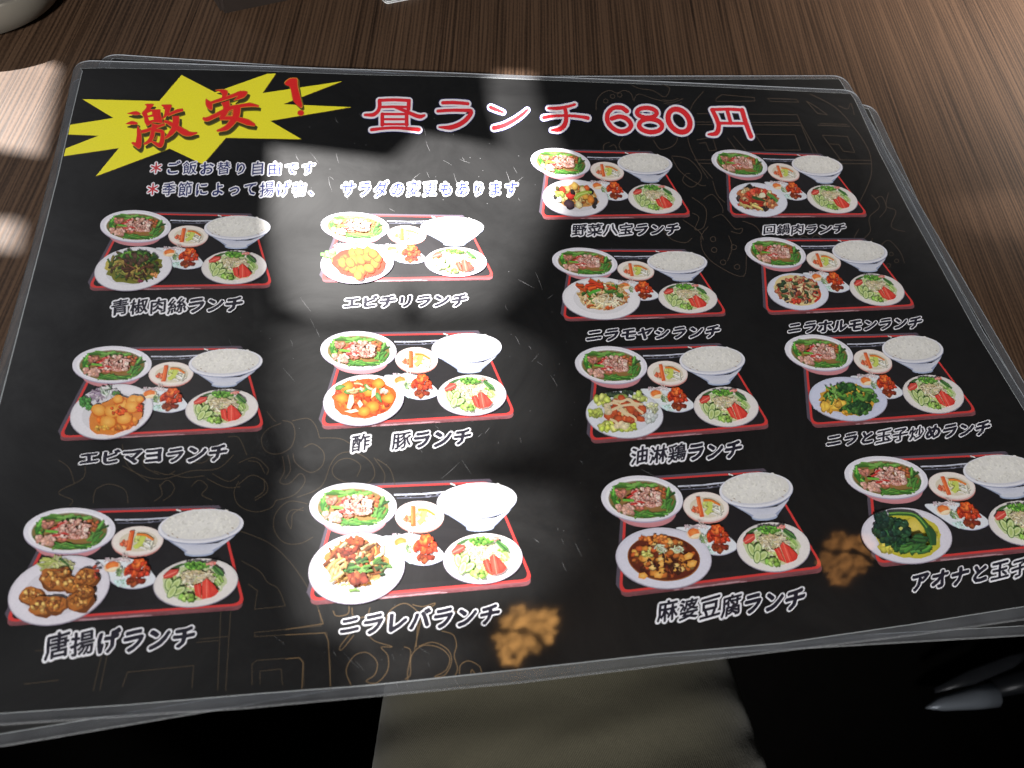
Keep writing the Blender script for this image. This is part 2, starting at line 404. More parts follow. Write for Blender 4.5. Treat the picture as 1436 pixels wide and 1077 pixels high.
# gold line drawing on the black ground
gold = Ink(4e-6, dz=4e-6)
GZ1 = Zone(820, 100, 3.1217); GZ2 = Zone(60, 560, 2.692); GZ3 = Zone(400, 820, 3.419)
def gl(zone, lines, col, w, closed=()):
    gold.m = zone
    for i, L in enumerate(lines):
        gold.strip(L, w * zone.k, col, closed=False, smooth=5 if len(L) > 2 else 0)
def hard(zone, lines, col, w):
    gold.m = zone
    for L in lines:
        for a, b in zip(L, L[1:]): gold.strip([a, b], w * zone.k, col)
def dots(zone, cs, r, col, w):
    for x, y in cs:
        gl(zone, [[(x + r * math.cos(t * math.pi / 4), y + r * 0.9 * math.sin(t * math.pi / 4)) for t in range(9)]], col, w)
G1 = (74, 62, 52); G2 = (70, 59, 45); G3 = (112, 90, 62)
gl(GZ1, [[(520, 88), (470, 150), (450, 230), (455, 310), (490, 390), (540, 470)], [(985, 98), (1100, 160), (1190, 260), (1240, 340), (1255, 400), (1250, 470), (1205, 570)],
 [(50, 170), (52, 130), (75, 97), (110, 84), (140, 95), (170, 84), (200, 95), (215, 130)], [(205, 60), (240, 75), (300, 85), (350, 112), (372, 75), (340, 58)],
 [(110, 310), (84, 322), (86, 352), (112, 366), (140, 345), (128, 322), (108, 330)], [(170, 290), (150, 320), (165, 350), (210, 365), (240, 340)], [(300, 300), (330, 340), (380, 330), (405, 300), (395, 268)],
 [(380, 370), (450, 382), (500, 430), (510, 470), (470, 507), (430, 482), (440, 452), (462, 447)], [(380, 375), (420, 440), (500, 495), (530, 500)],
 [(470, 552), (530, 602), (522, 680), (482, 692), (500, 640), (470, 620)], [(540, 680), (510, 722), (520, 790), (580, 850), (695, 897), (712, 790), (772, 740), (752, 682), (690, 655)],
 [(560, 640), (600, 628), (632, 660), (660, 690), (690, 688), (680, 710), (640, 700)], [(520, 560), (560, 540), (600, 590), (605, 620)], [(560, 480), (580, 540), (615, 575)],
 [(630, 720), (645, 770), (625, 830)], [(430, 650), (500, 700), (520, 740)], [(340, 690), (380, 735), (440, 750), (470, 730)],
 [(1255, 540), (1290, 592), (1245, 640), (1250, 700), (1210, 742)], [(1330, 530), (1320, 590), (1362, 612), (1342, 680), (1402, 702)], [(1200, 690), (1180, 740), (1240, 760), (1260, 730)],
 [(1270, 560), (1300, 548), (1320, 600), (1290, 640)], [(1290, 770), (1330, 740), (1380, 790), (1400, 840)], [(1110, 150), (1150, 165), (1165, 140), (1180, 190)],
 [(340, 125), (380, 128), (410, 118)], [(345, 132), (385, 136), (430, 120)], [(345, 140), (390, 145), (425, 136)], [(215, 130), (235, 100), (300, 120), (340, 130)], [(880, 745), (900, 720), (930, 735), (960, 720), (1000, 745)],
 [(980, 755), (1010, 715), (1050, 740), (1090, 735), (1140, 750)], [(150, 180), (220, 210), (270, 280)], [(230, 270), (280, 290), (330, 280)]], G1, 0.95)
hard(GZ1, [[(575, 120), (600, 102), (742, 115), (745, 130), (575, 132), (575, 120)], [(800, 118), (925, 122), (937, 135), (815, 132), (800, 118)], [(490, 185), (930, 190), (945, 225), (480, 222)], [(490, 233), (947, 236), (1010, 382)],
 [(745, 275), (920, 278), (945, 345), (790, 345), (745, 275)], [(650, 282), (735, 382)], [(625, 292), (690, 382)], [(490, 300), (560, 290), (577, 345), (545, 348), (530, 312), (500, 315)],
 [(1120, 388), (1040, 280), (1150, 285), (1182, 355), (1132, 350), (1112, 320), (1070, 318)], [(1105, 388), (1252, 390)], [(1020, 236), (1160, 241)], [(1030, 229), (1150, 232)], [(970, 130), (1020, 185), (1062, 190), (1005, 150), (970, 130)],
 [(945, 225), (1035, 385)], [(500, 402), (572, 405)], [(1110, 404), (1257, 405)], [(500, 402), (560, 470)], [(480, 388), (560, 388)]], G1, 0.95)
dots(GZ1, [(92, 130), (122, 110), (153, 104)], 10, G1, 0.9); dots(GZ1, [(562, 735), (567, 782), (606, 836), (652, 770), (667, 856)], 12, G1, 0.9); dots(GZ1, [(1342, 800), (1365, 830), (1330, 850)], 9, G1, 0.8)
build(gold, 'gold_line_drawing')
gold = Ink(4e-6, dz=4e-6)
gl(GZ2, [[(740, 495), (850, 540), (930, 610), (1000, 710), (1040, 790), (1052, 855)], [(750, 610), (820, 650), (848, 690), (888, 715), (916, 780)],
 [(900, 90), (850, 112), (825, 150), (842, 195), (890, 206), (937, 180), (952, 130), (940, 90), (905, 80)], [(940, 82), (1000, 72), (1030, 100), (1045, 146)], [(1045, 146), (1120, 148), (1165, 170)],
 [(985, 182), (1020, 168), (1060, 200), (1055, 250), (1010, 276), (955, 240), (945, 205)], [(905, 215), (912, 270), (895, 312), (930, 318), (972, 280), (990, 310), (950, 360), (880, 382)], [(925, 210), (935, 265), (915, 300)],
 [(960, 370), (1050, 330), (1090, 240), (1130, 202), (1190, 205), (1240, 240), (1252, 290), (1212, 322), (1140, 312), (1100, 290), (1094, 260), (1120, 230), (1160, 224), (1200, 250), (1186, 292)],
 [(1250, 220), (1290, 280), (1285, 322)], [(1260, 225), (1310, 262), (1330, 325)], [(740, 320), (790, 286), (840, 310), (846, 350), (800, 382)], [(835, 300), (835, 345), (800, 372)], [(880, 382), (860, 410), (800, 425), (740, 400), (722, 350), (740, 310)],
 [(1000, 395), (930, 385), (880, 430), (873, 490), (910, 540), (970, 545), (1020, 520)], [(985, 420), (940, 418), (920, 450), (937, 490)], [(985, 408), (945, 432), (940, 470), (937, 490)],
 [(300, 250), (380, 290), (460, 300), (560, 270), (660, 262), (720, 210)], [(480, 280), (540, 295), (610, 288)], [(440, 330), (470, 305), (497, 330), (485, 360), (455, 382)], [(560, 330), (590, 305), (622, 330), (600, 360), (640, 380)], [(440, 320), (450, 360), (420, 385)],
 [(700, 142), (740, 145), (770, 210)], [(620, 300), (690, 332), (745, 330)], [(640, 280), (700, 310), (745, 285)], [(160, 250), (150, 300), (60, 350), (112, 380), (100, 402)], [(190, 392), (200, 342), (250, 320), (310, 342), (322, 392)],
 [(300, 170), (320, 250), (400, 310)], [(390, 200), (380, 250), (440, 285)], [(420, 270), (470, 285), (500, 270)], [(60, 230), (100, 260), (120, 320)], [(740, 240), (800, 220), (850, 260), (845, 285)], [(775, 232), (815, 240), (838, 280)],
 [(660, 170), (630, 220), (600, 240), (560, 235)], [(845, 45), (865, 70), (880, 85)]], G2, 0.95)
hard(GZ2, [[(1052, 855), (800, 880), (800, 896), (1072, 880), (1086, 1000), (1086, 1100)], [(710, 790), (690, 1100)], [(672, 800), (660, 1100)], [(790, 1077), (790, 1000), (810, 985), (962, 975), (985, 990), (985, 1080)],
 [(820, 1077), (820, 1026), (900, 1018), (905, 1078)], [(300, 1085), (320, 1030), (570, 1005), (563, 1090)], [(230, 930), (190, 1100)], [(250, 930), (215, 1100)], [(700, 895), (590, 905)], [(915, 780), (800, 792), (810, 722), (775, 697)], [(665, 910), (580, 918)], [(60, 1060), (-70, 1075)], [(-30, 950), (30, 945)]], G2, 0.95)
hard(GZ3, [[(160, 120), (182, 187), (0, 215)], [(0, 241), (190, 231), (207, 270), (217, 485)], [(0, 356), (70, 350), (86, 375), (80, 500)]], G3, 1.05)
gl(GZ3, [[(230, 125), (246, 150), (300, 140), (306, 103)], [(320, 110), (330, 156), (390, 150), (406, 110)], [(330, 240), (272, 311), (263, 296), (310, 235)],
 [(315, 480), (292, 410), (330, 342), (390, 325), (440, 370), (430, 430), (388, 462), (440, 470), (490, 412), (492, 340), (460, 300), (515, 298), (430, 270), (395, 235)],
 [(500, 225), (484, 160), (520, 110), (580, 90), (640, 132)], [(510, 215), (496, 165), (505, 130)], [(610, 95), (660, 105), (716, 88), (708, 101), (650, 126)], [(650, 170), (620, 310)], [(635, 185), (628, 300)],
 [(570, 298), (602, 320), (586, 428), (600, 430), (606, 340), (660, 292), (740, 302), (788, 350), (770, 410), (716, 440), (765, 432), (797, 370), (780, 312), (710, 276), (640, 295)],
 [(750, 222), (805, 240), (821, 290), (810, 340), (826, 400), (815, 436)], [(835, 430), (841, 385), (880, 365), (930, 390), (942, 425)], [(890, 425), (895, 408), (910, 425)], [(575, 455), (590, 440), (585, 460)], [(800, 120), (860, 150)]], G3, 1.05)
build(gold, 'gold_line_drawing')

# yellow starburst with its red brush lettering
SB = Zone(80, 90, 3.419)
star = Ink(3.0e-5, SB)
pts = [(597, 52), (757, 135), (1008, 46), (1050, 45), (985, 139), (1367, 82), (1085, 192), (1412, 206), (1022, 272), (1172, 360), (810, 353), (700, 480), (540, 405), (185, 538), (297, 402), (32, 441), (42, 404), (200, 343), (54, 337), (63, 291), (270, 258), (122, 168), (490, 177)]
star.poly([(x + 2, y + 3) for x, y in pts], (98, 78, 30)); star.poly(pts, (250, 240, 50))
so = build(star, 'starburst')
B1 = Zone(170, 110, 9.79); B2z = Zone(275, 105, 8.447)
brush = Ink(6e-5, B1)
def brush_shapes(z):
    """(kind, points, width) pieces of the brush written characters"""
    if z is B1: return [
        ('p', [(85, 482), (140, 466), (205, 455), (260, 480), (240, 500), (160, 497)]), ('p', [(65, 625), (110, 602), (150, 590), (210, 603), (222, 620), (205, 632), (120, 632)]),
        ('p', [(228, 655), (262, 720), (277, 800), (278, 900), (265, 950), (235, 966), (190, 930), (142, 885), (172, 876), (200, 878), (214, 800), (215, 720)]),
        ('p', [(330, 360), (445, 358), (432, 388), (405, 430), (520, 430), (535, 445), (540, 500), (566, 600), (545, 615), (440, 600), (405, 625), (362, 652), (325, 600), (318, 540), (288, 480), (330, 430), (352, 390)]),
        ('s', [(275, 735), (340, 722), (450, 680), (600, 632)], [34, 40, 40, 24]), ('p', [(415, 610), (450, 630), (500, 640), (478, 700), (420, 720), (425, 650)]),
        ('s', [(440, 700), (425, 790), (390, 860), (310, 908)], [52, 56, 48, 14]), ('s', [(460, 712), (560, 735), (570, 800), (555, 890), (530, 925), (470, 895), (410, 862)], [40, 46, 52, 60, 54, 36, 10]),
        ('p', [(552, 372), (620, 366), (690, 370), (672, 430), (650, 490), (600, 540), (556, 562), (590, 500), (600, 420)]), ('s', [(640, 505), (700, 480), (780, 448), (850, 435)], [34, 36, 42, 26]),
        ('s', [(748, 520), (752, 600), (735, 680), (680, 760), (600, 832)], [90, 84, 80, 58, 12]), ('s', [(585, 590), (660, 615), (760, 675), (870, 745), (950, 765), (1045, 750)], [24, 44, 66, 84, 52, 8])]
    return [
        ('p', [(230, 188), (290, 178), (362, 187), (370, 230), (345, 265), (305, 278), (310, 235), (285, 205)]), ('p', [(118, 290), (150, 310), (188, 335), (192, 405), (175, 418), (145, 400), (118, 355)]),
        ('s', [(160, 340), (300, 295), (430, 252), (540, 212)], [22, 34, 36, 40]), ('p', [(480, 212), (545, 196), (596, 200), (606, 218), (575, 262), (520, 285), (448, 302), (495, 255)]),
        ('s', [(345, 320), (362, 390), (330, 470), (285, 520)], [96, 70, 56, 34]), ('s', [(280, 518), (400, 515), (500, 530), (610, 565), (700, 600)], [36, 40, 50, 66, 16]),
        ('s', [(482, 375), (478, 470), (440, 545), (360, 630), (245, 668)], [90, 76, 70, 56, 8]), ('s', [(78, 512), (130, 530), (240, 480), (400, 400), (520, 372), (640, 358), (745, 376)], [10, 46, 44, 44, 32, 40, 10])]
EXC = [(1050, 108), (1072, 75), (1112, 48), (1165, 42), (1196, 55), (1202, 140), (1222, 220), (1256, 355), (1250, 380), (1235, 388), (1195, 360), (1155, 310), (1130, 200), (1108, 140), (1080, 128)]
for z in (B1, B2z):
    brush.m = z; k = z.k / 9
    for dx, dy, grow, col in ((26 * k, 42 * k, 26, (110, 106, 30)), (24 * k, 38 * k, 8, (62, 60, 26)), (0, 0, 16, (222, 138, 48)), (0, 0, 0, (232, 38, 36))):
        for sh in brush_shapes(z):
            if sh[0] == 's': brush.strip([(x + dx, y + dy) for x, y in sh[1]], [w + grow for w in sh[2]], col, smooth=6)
            else:
                c = curve(sh[1], 1, True, 3)[0]; mx = sum(p[0] for p in c) / len(c); my = sum(p[1] for p in c) / len(c)
                g = grow / 2
                brush.poly([(x + dx + g * (x - mx) / max(20, math.hypot(x - mx, y - my)), y + dy + g * (y - my) / max(20, math.hypot(x - mx, y - my))) for x, y in c], col)
        if z is B2z:
            g = grow / 2
            brush.poly([(x + dx * 0.6 + (g if x > 1150 else -g), y + dy * 0.6 + (g if y > 200 else -g)) for x, y in curve(EXC, 1, True, 3)[0]], col)
            if dx == 0: brush.ell(1240, 452, 34 + g, 29 + g, col)
    if z is B1:
        for hole in ([(362, 480), (420, 458), (424, 500), (368, 512)], [(372, 540), (438, 528), (446, 570), (388, 582)]):
            brush.poly([(x + (4 if x < 400 else -4) * -2, y) for x, y in hole], (222, 138, 48)); brush.poly(hole, (250, 240, 50))
        brush.poly([(455, 840), (490, 780), (486, 850)], (222, 138, 48)); brush.poly([(463, 836), (484, 798), (481, 844)], (120, 114, 40))
    else:
        brush.poly([(362, 488), (395, 440), (440, 425), (418, 490)], (222, 138, 48)); brush.poly([(372, 482), (398, 448), (428, 437), (410, 484)], (120, 114, 40))
build(brush, 'brush_lettering', None).location.z = OFF

# red headline with white outline
head = Ink(3.0e-5)
T3, T4, T5 = Zone(500, 130, 7.978), Zone(670, 130, 7.978), Zone(835, 135, 6.11)
def ring(cx, cy, rx, ry, skew=0): return [(cx + rx * math.cos(t) + skew * math.sin(t), cy + ry * math.sin(t)) for t in [i * math.pi / 10 for i in range(20)]]
HL = [
 (T3, [(258, 92), (258, 160), (238, 212), (185, 250), (95, 252)], [44, 42, 42, 44, 30], 0), (T3, [(262, 90), (420, 84), (588, 92)], 36, 0), (T3, [(586, 95), (580, 190)], 44, 0), (T3, [(275, 165), (420, 162), (575, 166)], 30, 0),
 (T3, [(430, 168), (540, 208), (640, 252), (710, 272), (758, 258)], [26, 38, 44, 46, 28], 0), (T3, [(282, 244), (575, 244)], 28, 0), (T3, [(288, 246), (288, 365)], 42, 0), (T3, [(560, 246), (560, 365)], 42, 0), (T3, [(282, 358), (572, 358)], 28, 0), (T3, [(290, 302), (555, 302)], 26, 0),
 (T3, [(168, 420), (300, 404), (440, 398), (590, 408), (695, 418)], [38, 34, 34, 40, 46], 0),
 (T3, [(965, 114), (1100, 112), (1243, 124)], 40, 0), (T3, [(910, 207), (1050, 198), (1180, 198), (1278, 206), (1255, 270), (1170, 345), (1050, 390), (925, 386)], [36, 36, 38, 44, 52, 54, 54, 20], 0),
 (T4, [(145, 165), (210, 192), (282, 220)], [44, 42, 28], 0), (T4, [(182, 396), (290, 368), (400, 312), (490, 250), (552, 194)], [52, 50, 46, 40, 28], 0),
 (T4, [(790, 175), (900, 176), (1000, 158), (1085, 134)], [30, 42, 36, 30], 0), (T4, [(738, 280), (850, 262), (980, 258), (1130, 268), (1230, 285)], [42, 34, 32, 36, 46], 0), (T4, [(975, 175), (990, 270), (972, 360), (910, 412), (828, 420)], [44, 46, 54, 54, 26], 0),
 (T5, [(268, 128), (225, 100), (160, 100), (112, 138), (100, 200), (135, 262), (205, 302), (272, 292), (305, 250), (275, 200), (210, 175), (140, 192)], 40, 0),
 (T5, ring(440, 142, 84, 42, 6), 38, 1), (T5, ring(472, 252, 98, 56, 8), 40, 1), (T5, ring(716, 210, 90, 98, 26), 46, 1),
 (T5, [(1000, 118), (1038, 195), (1056, 262), (1035, 318), (968, 328)], [34, 38, 40, 44, 18], 0), (T5, [(995, 116), (1140, 112), (1262, 120)], 28, 0), (T5, [(1255, 120), (1290, 235), (1332, 346)], [40, 40, 38], 0), (T5, [(1128, 120), (1160, 232)], 32, 0), (T5, [(1050, 232), (1285, 234)], 26, 0)]
for grow, col in ((52, (58, 62, 140)), (43, (242, 238, 242)), (0, (226, 44, 76)), (-14, (234, 44, 50))):
    for z, p, w, closed in HL:
        head.m = z; k = z.k / 7.978
        ws = [x + grow * k for x in w] if isinstance(w, list) else w + grow * k
        dy = 4 * k if grow == 46 else 0
        head.strip([(x, y - dy) for x, y in p], ws, col, closed=bool(closed), smooth=6, cap=not closed)
build(head, 'headline_lettering')

note = Ink(3.2e-5, dz=3.5e-6)
NAVY = (30, 40, 104); RED = (205, 58, 66)
line_of_text(note, '＊ご飯お替り自由です', 207, 444.4, (227, 245), (227, 245.5), lambda i: RED if i == 0 else NAVY, (234, 234, 242), wid=0.82, rise=0.08, halo_r=0.10, bold=0.016, seed=5)
line_of_text(note, '＊季節によって揚げ物、　サラダの変更もあります', 202.8, 728.5, (256, 275), (254, 276), lambda i: RED if i == 0 else NAVY, (234, 234, 242), wid=0.84, rise=0.08, halo_r=0.10, bold=0.016, seed=6)
build(note, 'notice_lettering')

# ------------------------------------------------------------------ fourteen meal pictures
T = Zone(420, 665, 4.224)
TF, TR_, TS = on_plane(433.8, 840.9).xy, on_plane(748.1, 810.1).xy, on_plane(433.8, 716).xy
class Placed:
    """the tray drawing, moved to its own place on the menu"""
    def __init__(s, fl, fr, sl, rr):
        s.o = on_plane(*fl).xy; u1 = on_plane(*fr).xy - s.o; u0 = TR_ - TF
        s.sx = u1.length / u0.length; s.sl = u1.y / u1.x - u0.y / u0.x
        s.sy = (on_plane(*sl).xy - s.o).y / (TS - TF).y
    def __call__(s, p):
        d = Vector(T(p)) - TF
        return (s.o.x + d.x * s.sx, s.o.y + d.y * s.sy + d.x * s.sx * s.sl)
WHITE = (228, 226, 232)
def vary(c, rng, a=0.14):
    k = 1 + rng.uniform(-a, a); return tuple(max(0, min(255, x * k + rng.uniform(-4, 4))) for x in c)
def strands(ink, rng, cx, cy, rx, ry, n, cols, w, ln, bend=0.5, ang=None):
    for _ in range(n):
        r = math.sqrt(rng.random()); t = rng.uniform(0, 6.283); x, y = cx + rx * r * math.cos(t), cy + ry * r * math.sin(t)
        a = rng.uniform(0, 3.14) if ang is None else ang + rng.uniform(-0.6, 0.6); L = ln * rng.uniform(0.5, 1.1); b = rng.uniform(-bend, bend)
        p = [(x - L / 2 * math.cos(a), y - L / 2 * math.sin(a) * 0.7), (x + b * L * 0.35 * -math.sin(a), y + b * L * 0.35 * math.cos(a) * 0.7), (x + L / 2 * math.cos(a), y + L / 2 * math.sin(a) * 0.7)]
        c = vary(rng.choice(cols), rng); ww = w * rng.uniform(0.7, 1.2)
        ink.strip([(q[0] + 0.4 * ww, q[1] + 0.6 * ww) for q in p], ww, tuple(v * (0.68 if w > 8 else 0.86) for v in c), smooth=4); ink.strip(p, ww, c, smooth=4)
def lumps(ink, rng, cx, cy, rx, ry, n, cols, r, asp=0.75, hi=0.14, dark=0.74, jit=0.3):
    r *= 0.80
    for _ in range(int(n * 1.5)):
        q = math.sqrt(rng.random()); t = rng.uniform(0, 6.283); x, y = cx + rx * q * math.cos(t), cy + ry * q * math.sin(t)
        c = vary(rng.choice(cols), rng); R = r * rng.uniform(0.7, 1.2); ro = rng.uniform(0, 180)
        ink.blob(x + R * 0.12, y + R * 0.18, R * 1.08, tuple(v * dark for v in c), rng, None, asp, ro, 9, jit)
        ink.blob(x, y, R * 0.95, tuple(v * 0.92 for v in c), rng, tuple(min(255, v * (1 + hi) + 6) for v in c), asp, ro, 9, jit)
        if rng.random() < 0.5: ink.blob(x - R * 0.2, y - R * 0.25, R * 0.16, tuple(min(255, v * 1.25 + 50) for v in c), rng, None, 0.7, 0, 6)
def plate(ink, cx, cy, rx, ry, rot, tint=(226, 224, 231), well=0.72):
    ink.ell(cx, cy + 3, rx * 1.012, ry * 1.02, (150, 142, 160), None, rot, 48)
    ink.ell(cx, cy, rx, ry, tuple(v * 0.97 for v in tint), None, rot, 48)
    ink.ell(cx + rx * 0.01, cy + ry * 0.02, rx * 0.965, ry * 0.95, tint, tuple(min(255, v * 1.04) for v in tint), rot, 48)
    ink.ell(cx, cy + ry * 0.03, rx * well, ry * well, tuple(v * 0.95 for v in tint), tint, rot, 40)

def draw_tray(P):
    k = Ink(3e-5, P)
    k.poly([(42, 700), (224, 72), (240, 64), (1126, 27), (1144, 44), (600, 90), (240, 92), (66, 740)], (84, 75, 88))
    Q = rounded([(52, 752), (1386, 632), (1140, 42), (238, 78)], 60, 6)
    k.poly([(x, y + 26) if y > 500 else (x, y) for x, y in Q], (126, 74, 80))
    k.poly(Q, (206, 58, 56))
    k.poly(rounded([(74, 736), (1364, 620), (1130, 53), (252, 89)], 56, 6), (30, 27, 30))
    k.poly(rounded([(110, 700), (1310, 590), (1090, 120), (300, 150)], 34, 5), (24, 22, 24), (30, 28, 32))
    k.strip([(560, 122), (720, 118), (880, 104)], 9, (200, 204, 220)); k.strip([(575, 142), (720, 138), (850, 126)], 5, (96, 98, 116))
    r = random.Random(4)
    for i in range(16): k.ell(560 + 320 * r.random(), 128 + r.uniform(-12, 14), r.uniform(4, 18), 2.5, (150, 152, 170), None, -4, 8)
    for i in range(60):
        r = random.Random(i); x = 90 + 1240 * r.random(); y = 752 - (x - 50) * 0.0897 + 15 + 8 * r.random(); k.ell(x, y, r.uniform(8, 40), 3, (178, 140, 148) if abs(x - 640) < 230 else (112, 60, 66), None, -5, 8)
    return k
def draw_soup(P):
    rng = random.Random(11); k = Ink(1.4e-4, P)
    k.ell(325, 268, 192, 96, (196, 130, 138), (226, 166, 172)); k.ell(317, 196, 258, 140, (176, 166, 190), n=48); k.ell(317, 190, 258, 138, (226, 224, 234), n=48)
    k.ell(318, 192, 232, 122, (238, 236, 242), n=44); k.ell(318, 196, 214, 114, (150, 142, 122), n=44); k.ell(318, 199, 208, 109, (126, 110, 58), (176, 116, 70), n=44)
    strands(k, rng, 300, 112, 130, 14, 30, [(98, 154, 64), (124, 178, 84), (74, 126, 52)], 8, 90, 0.4, 0.05)
    strands(k, rng, 145, 200, 20, 60, 18, [(86, 162, 52), (110, 182, 72), (60, 120, 42)], 10, 80, 0.3, 1.45)
    strands(k, rng, 480, 210, 26, 62, 28, [(82, 140, 58), (114, 172, 78), (58, 106, 48)], 9, 90, 0.3, 2.0)
    strands(k, rng, 315, 284, 105, 9, 20, [(100, 164, 64), (126, 184, 84), (76, 134, 52)], 9, 120, 0.2, -0.12)
    lumps(k, rng, 440, 160, 40, 34, 10, [(176, 92, 52), (196, 112, 66), (150, 76, 44)], 15)
    lumps(k, rng, 195, 250, 55, 36, 16, [(222, 170, 154), (208, 148, 130), (234, 190, 176)], 20, dark=0.82)
    lumps(k, rng, 190, 150, 30, 22, 6, [(206, 150, 134), (190, 126, 106)], 20); lumps(k, rng, 280, 230, 60, 26, 10, [(214, 152, 136), (198, 112, 92), (226, 178, 162)], 18)
    lumps(k, rng, 345, 186, 104, 56, 80, [(228, 172, 158), (240, 196, 184), (214, 150, 134)], 15, dark=0.82)
    for x, y, ro in ((270, 155, -25), (255, 225, -8), (240, 180, -20), (300, 215, 10)): k.ell(x, y, 26, 6, (196, 44, 44), (216, 74, 64), ro, 12)
    k.strip([(190, 200), (260, 206)], 14, (110, 182, 66)); lumps(k, rng, 345, 190, 90, 50, 26, [(186, 104, 88), (140, 84, 60), (240, 196, 186)], 6)
    return k
def draw_pickle(P):
    rng = random.Random(12); k = Ink(1.4e-4, P)
    k.ell(712, 262, 140, 88, (204, 134, 126), n=40); k.ell(711, 250, 145, 91, (226, 208, 204), n=40); k.ell(711, 247, 138, 84, (236, 228, 222), (232, 222, 206), n=40)
    k.ell(716, 252, 108, 62, (216, 206, 186), (230, 222, 202), n=30)
    lumps(k, rng, 640, 262, 20, 18, 6, [(232, 132, 92), (226, 104, 66)], 14); lumps(k, rng, 735, 250, 42, 34, 16, [(196, 206, 106), (214, 220, 140), (176, 190, 84)], 18)
    strands(k, rng, 770, 265, 40, 26, 14, [(226, 222, 206), (236, 232, 220), (206, 204, 160)], 9, 46, 0.4)
    k.strip([(700, 212), (750, 214), (800, 244)], 13, (230, 132, 52), smooth=4); k.strip([(740, 220), (735, 260), (700, 292)], 26, (200, 212, 104), smooth=4)
    k.poly([(658, 190), (684, 188), (686, 308), (658, 312)], (214, 92, 44), (232, 110, 56)); k.strip([(664, 196), (666, 300)], 6, (242, 140, 84))
    strands(k, rng, 765, 285, 30, 14, 8, [(238, 236, 226), (226, 224, 210)], 8, 40, 0.3, 1.0)
    return k
def draw_rice(P):
    rng = random.Random(13); k = Ink(1.4e-4, P)
    k.poly(curve([(822, 178), (860, 228), (940, 280), (985, 312), (1000, 330), (1070, 338), (1135, 330), (1152, 312), (1210, 255), (1262, 192), (1230, 140), (1050, 130), (870, 145)], 1, True, 2)[0], (150, 160, 190), (196, 200, 218))
    k.ell(1070, 320, 82, 20, (156, 170, 200), (200, 206, 222), -3); k.ell(1070, 312, 78, 16, (206, 208, 220), None, -3)
    k.poly([(860, 222), (960, 262), (1060, 268), (1160, 258), (1250, 212), (1200, 262), (1140, 300), (1000, 306), (930, 268)], (208, 210, 224), (190, 194, 212))
    k.ell(1050, 160, 237, 106, (158, 164, 192), None, -4, 48); k.ell(1050, 155, 237, 104, (228, 228, 236), None, -4, 48); k.ell(1050, 152, 222, 94, (206, 206, 216), None, -4, 44)
    k.ell(1048, 146, 216, 90, (222, 220, 216), (232, 230, 226), -4, 40, 0.012, rng)
    for i in range(190):
        q = math.sqrt(rng.random()); t = rng.uniform(0, 6.28); x, y = 1048 + 205 * q * math.cos(t), 146 + 82 * q * math.sin(t)
        v = rng.choice((214, 220, 226, 234, 238)); k.ell(x, y, 11, 5, (v, v - 2, v - 8), None, rng.uniform(0, 180), 7)
    for i in range(14): k.ell(900 + 300 * rng.random(), 62 + rng.uniform(-4, 8) + 0.00012 * (rng.random() * 100), 10, 5, (232, 230, 228), None, rng.uniform(-30, 30), 7)
    for x, y in ((880, 215), (1230, 165), (900, 205), (1210, 200), (930, 225)): k.ell(x, y, 9, 3, (168, 148, 130), None, 30, 8)
    return k
def draw_chicken(P):
    rng = random.Random(14); k = Ink(2.6e-4, P)
    L = curve([(492, 378), (560, 366), (650, 358), (745, 372), (820, 432), (860, 490), (800, 527), (722, 538), (640, 517), (585, 475)], 1, True, 4)[0]
    k.poly([(x, y + 5) for x, y in L], (168, 168, 192)); k.poly(L, (224, 228, 236), (232, 238, 242))
    lumps(k, rng, 680, 500, 60, 20, 8, [(206, 230, 232), (214, 236, 236)], 22, hi=0.02, dark=0.97)
    strands(k, rng, 620, 366, 66, 8, 36, [(230, 214, 218), (240, 232, 232), (212, 186, 196)], 5, 46, 0.6)
    strands(k, rng, 650, 345, 30, 8, 5, [(226, 210, 206)], 4, 40, 0.9, 1.3)
    k.blob(600, 410, 46, (236, 206, 170), rng, (240, 190, 130), 0.7, -10, 14, 0.06); k.blob(598, 404, 36, (226, 112, 52), rng, (240, 150, 76), 0.74, -10, 14, 0.06); k.ell(606, 422, 34, 10, (246, 226, 190), None, -16, 12)
    lumps(k, rng, 655, 440, 32, 26, 16, [(126, 158, 106), (150, 176, 120), (206, 214, 190)], 9); lumps(k, rng, 690, 500, 50, 16, 8, [(150, 190, 160)], 6)
    lumps(k, rng, 742, 492, 40, 22, 10, [(150, 62, 34), (172, 80, 46), (120, 44, 28)], 22); lumps(k, rng, 745, 425, 62, 34, 16, [(206, 70, 34), (222, 92, 46), (186, 52, 30)], 24)
    lumps(k, rng, 752, 385, 34, 18, 9, [(228, 92, 36), (238, 116, 52), (204, 66, 30)], 22); lumps(k, rng, 700, 440, 20, 14, 4, [(196, 60, 34)], 18); lumps(k, rng, 790, 450, 20, 14, 4, [(204, 64, 36)], 16)
    return k
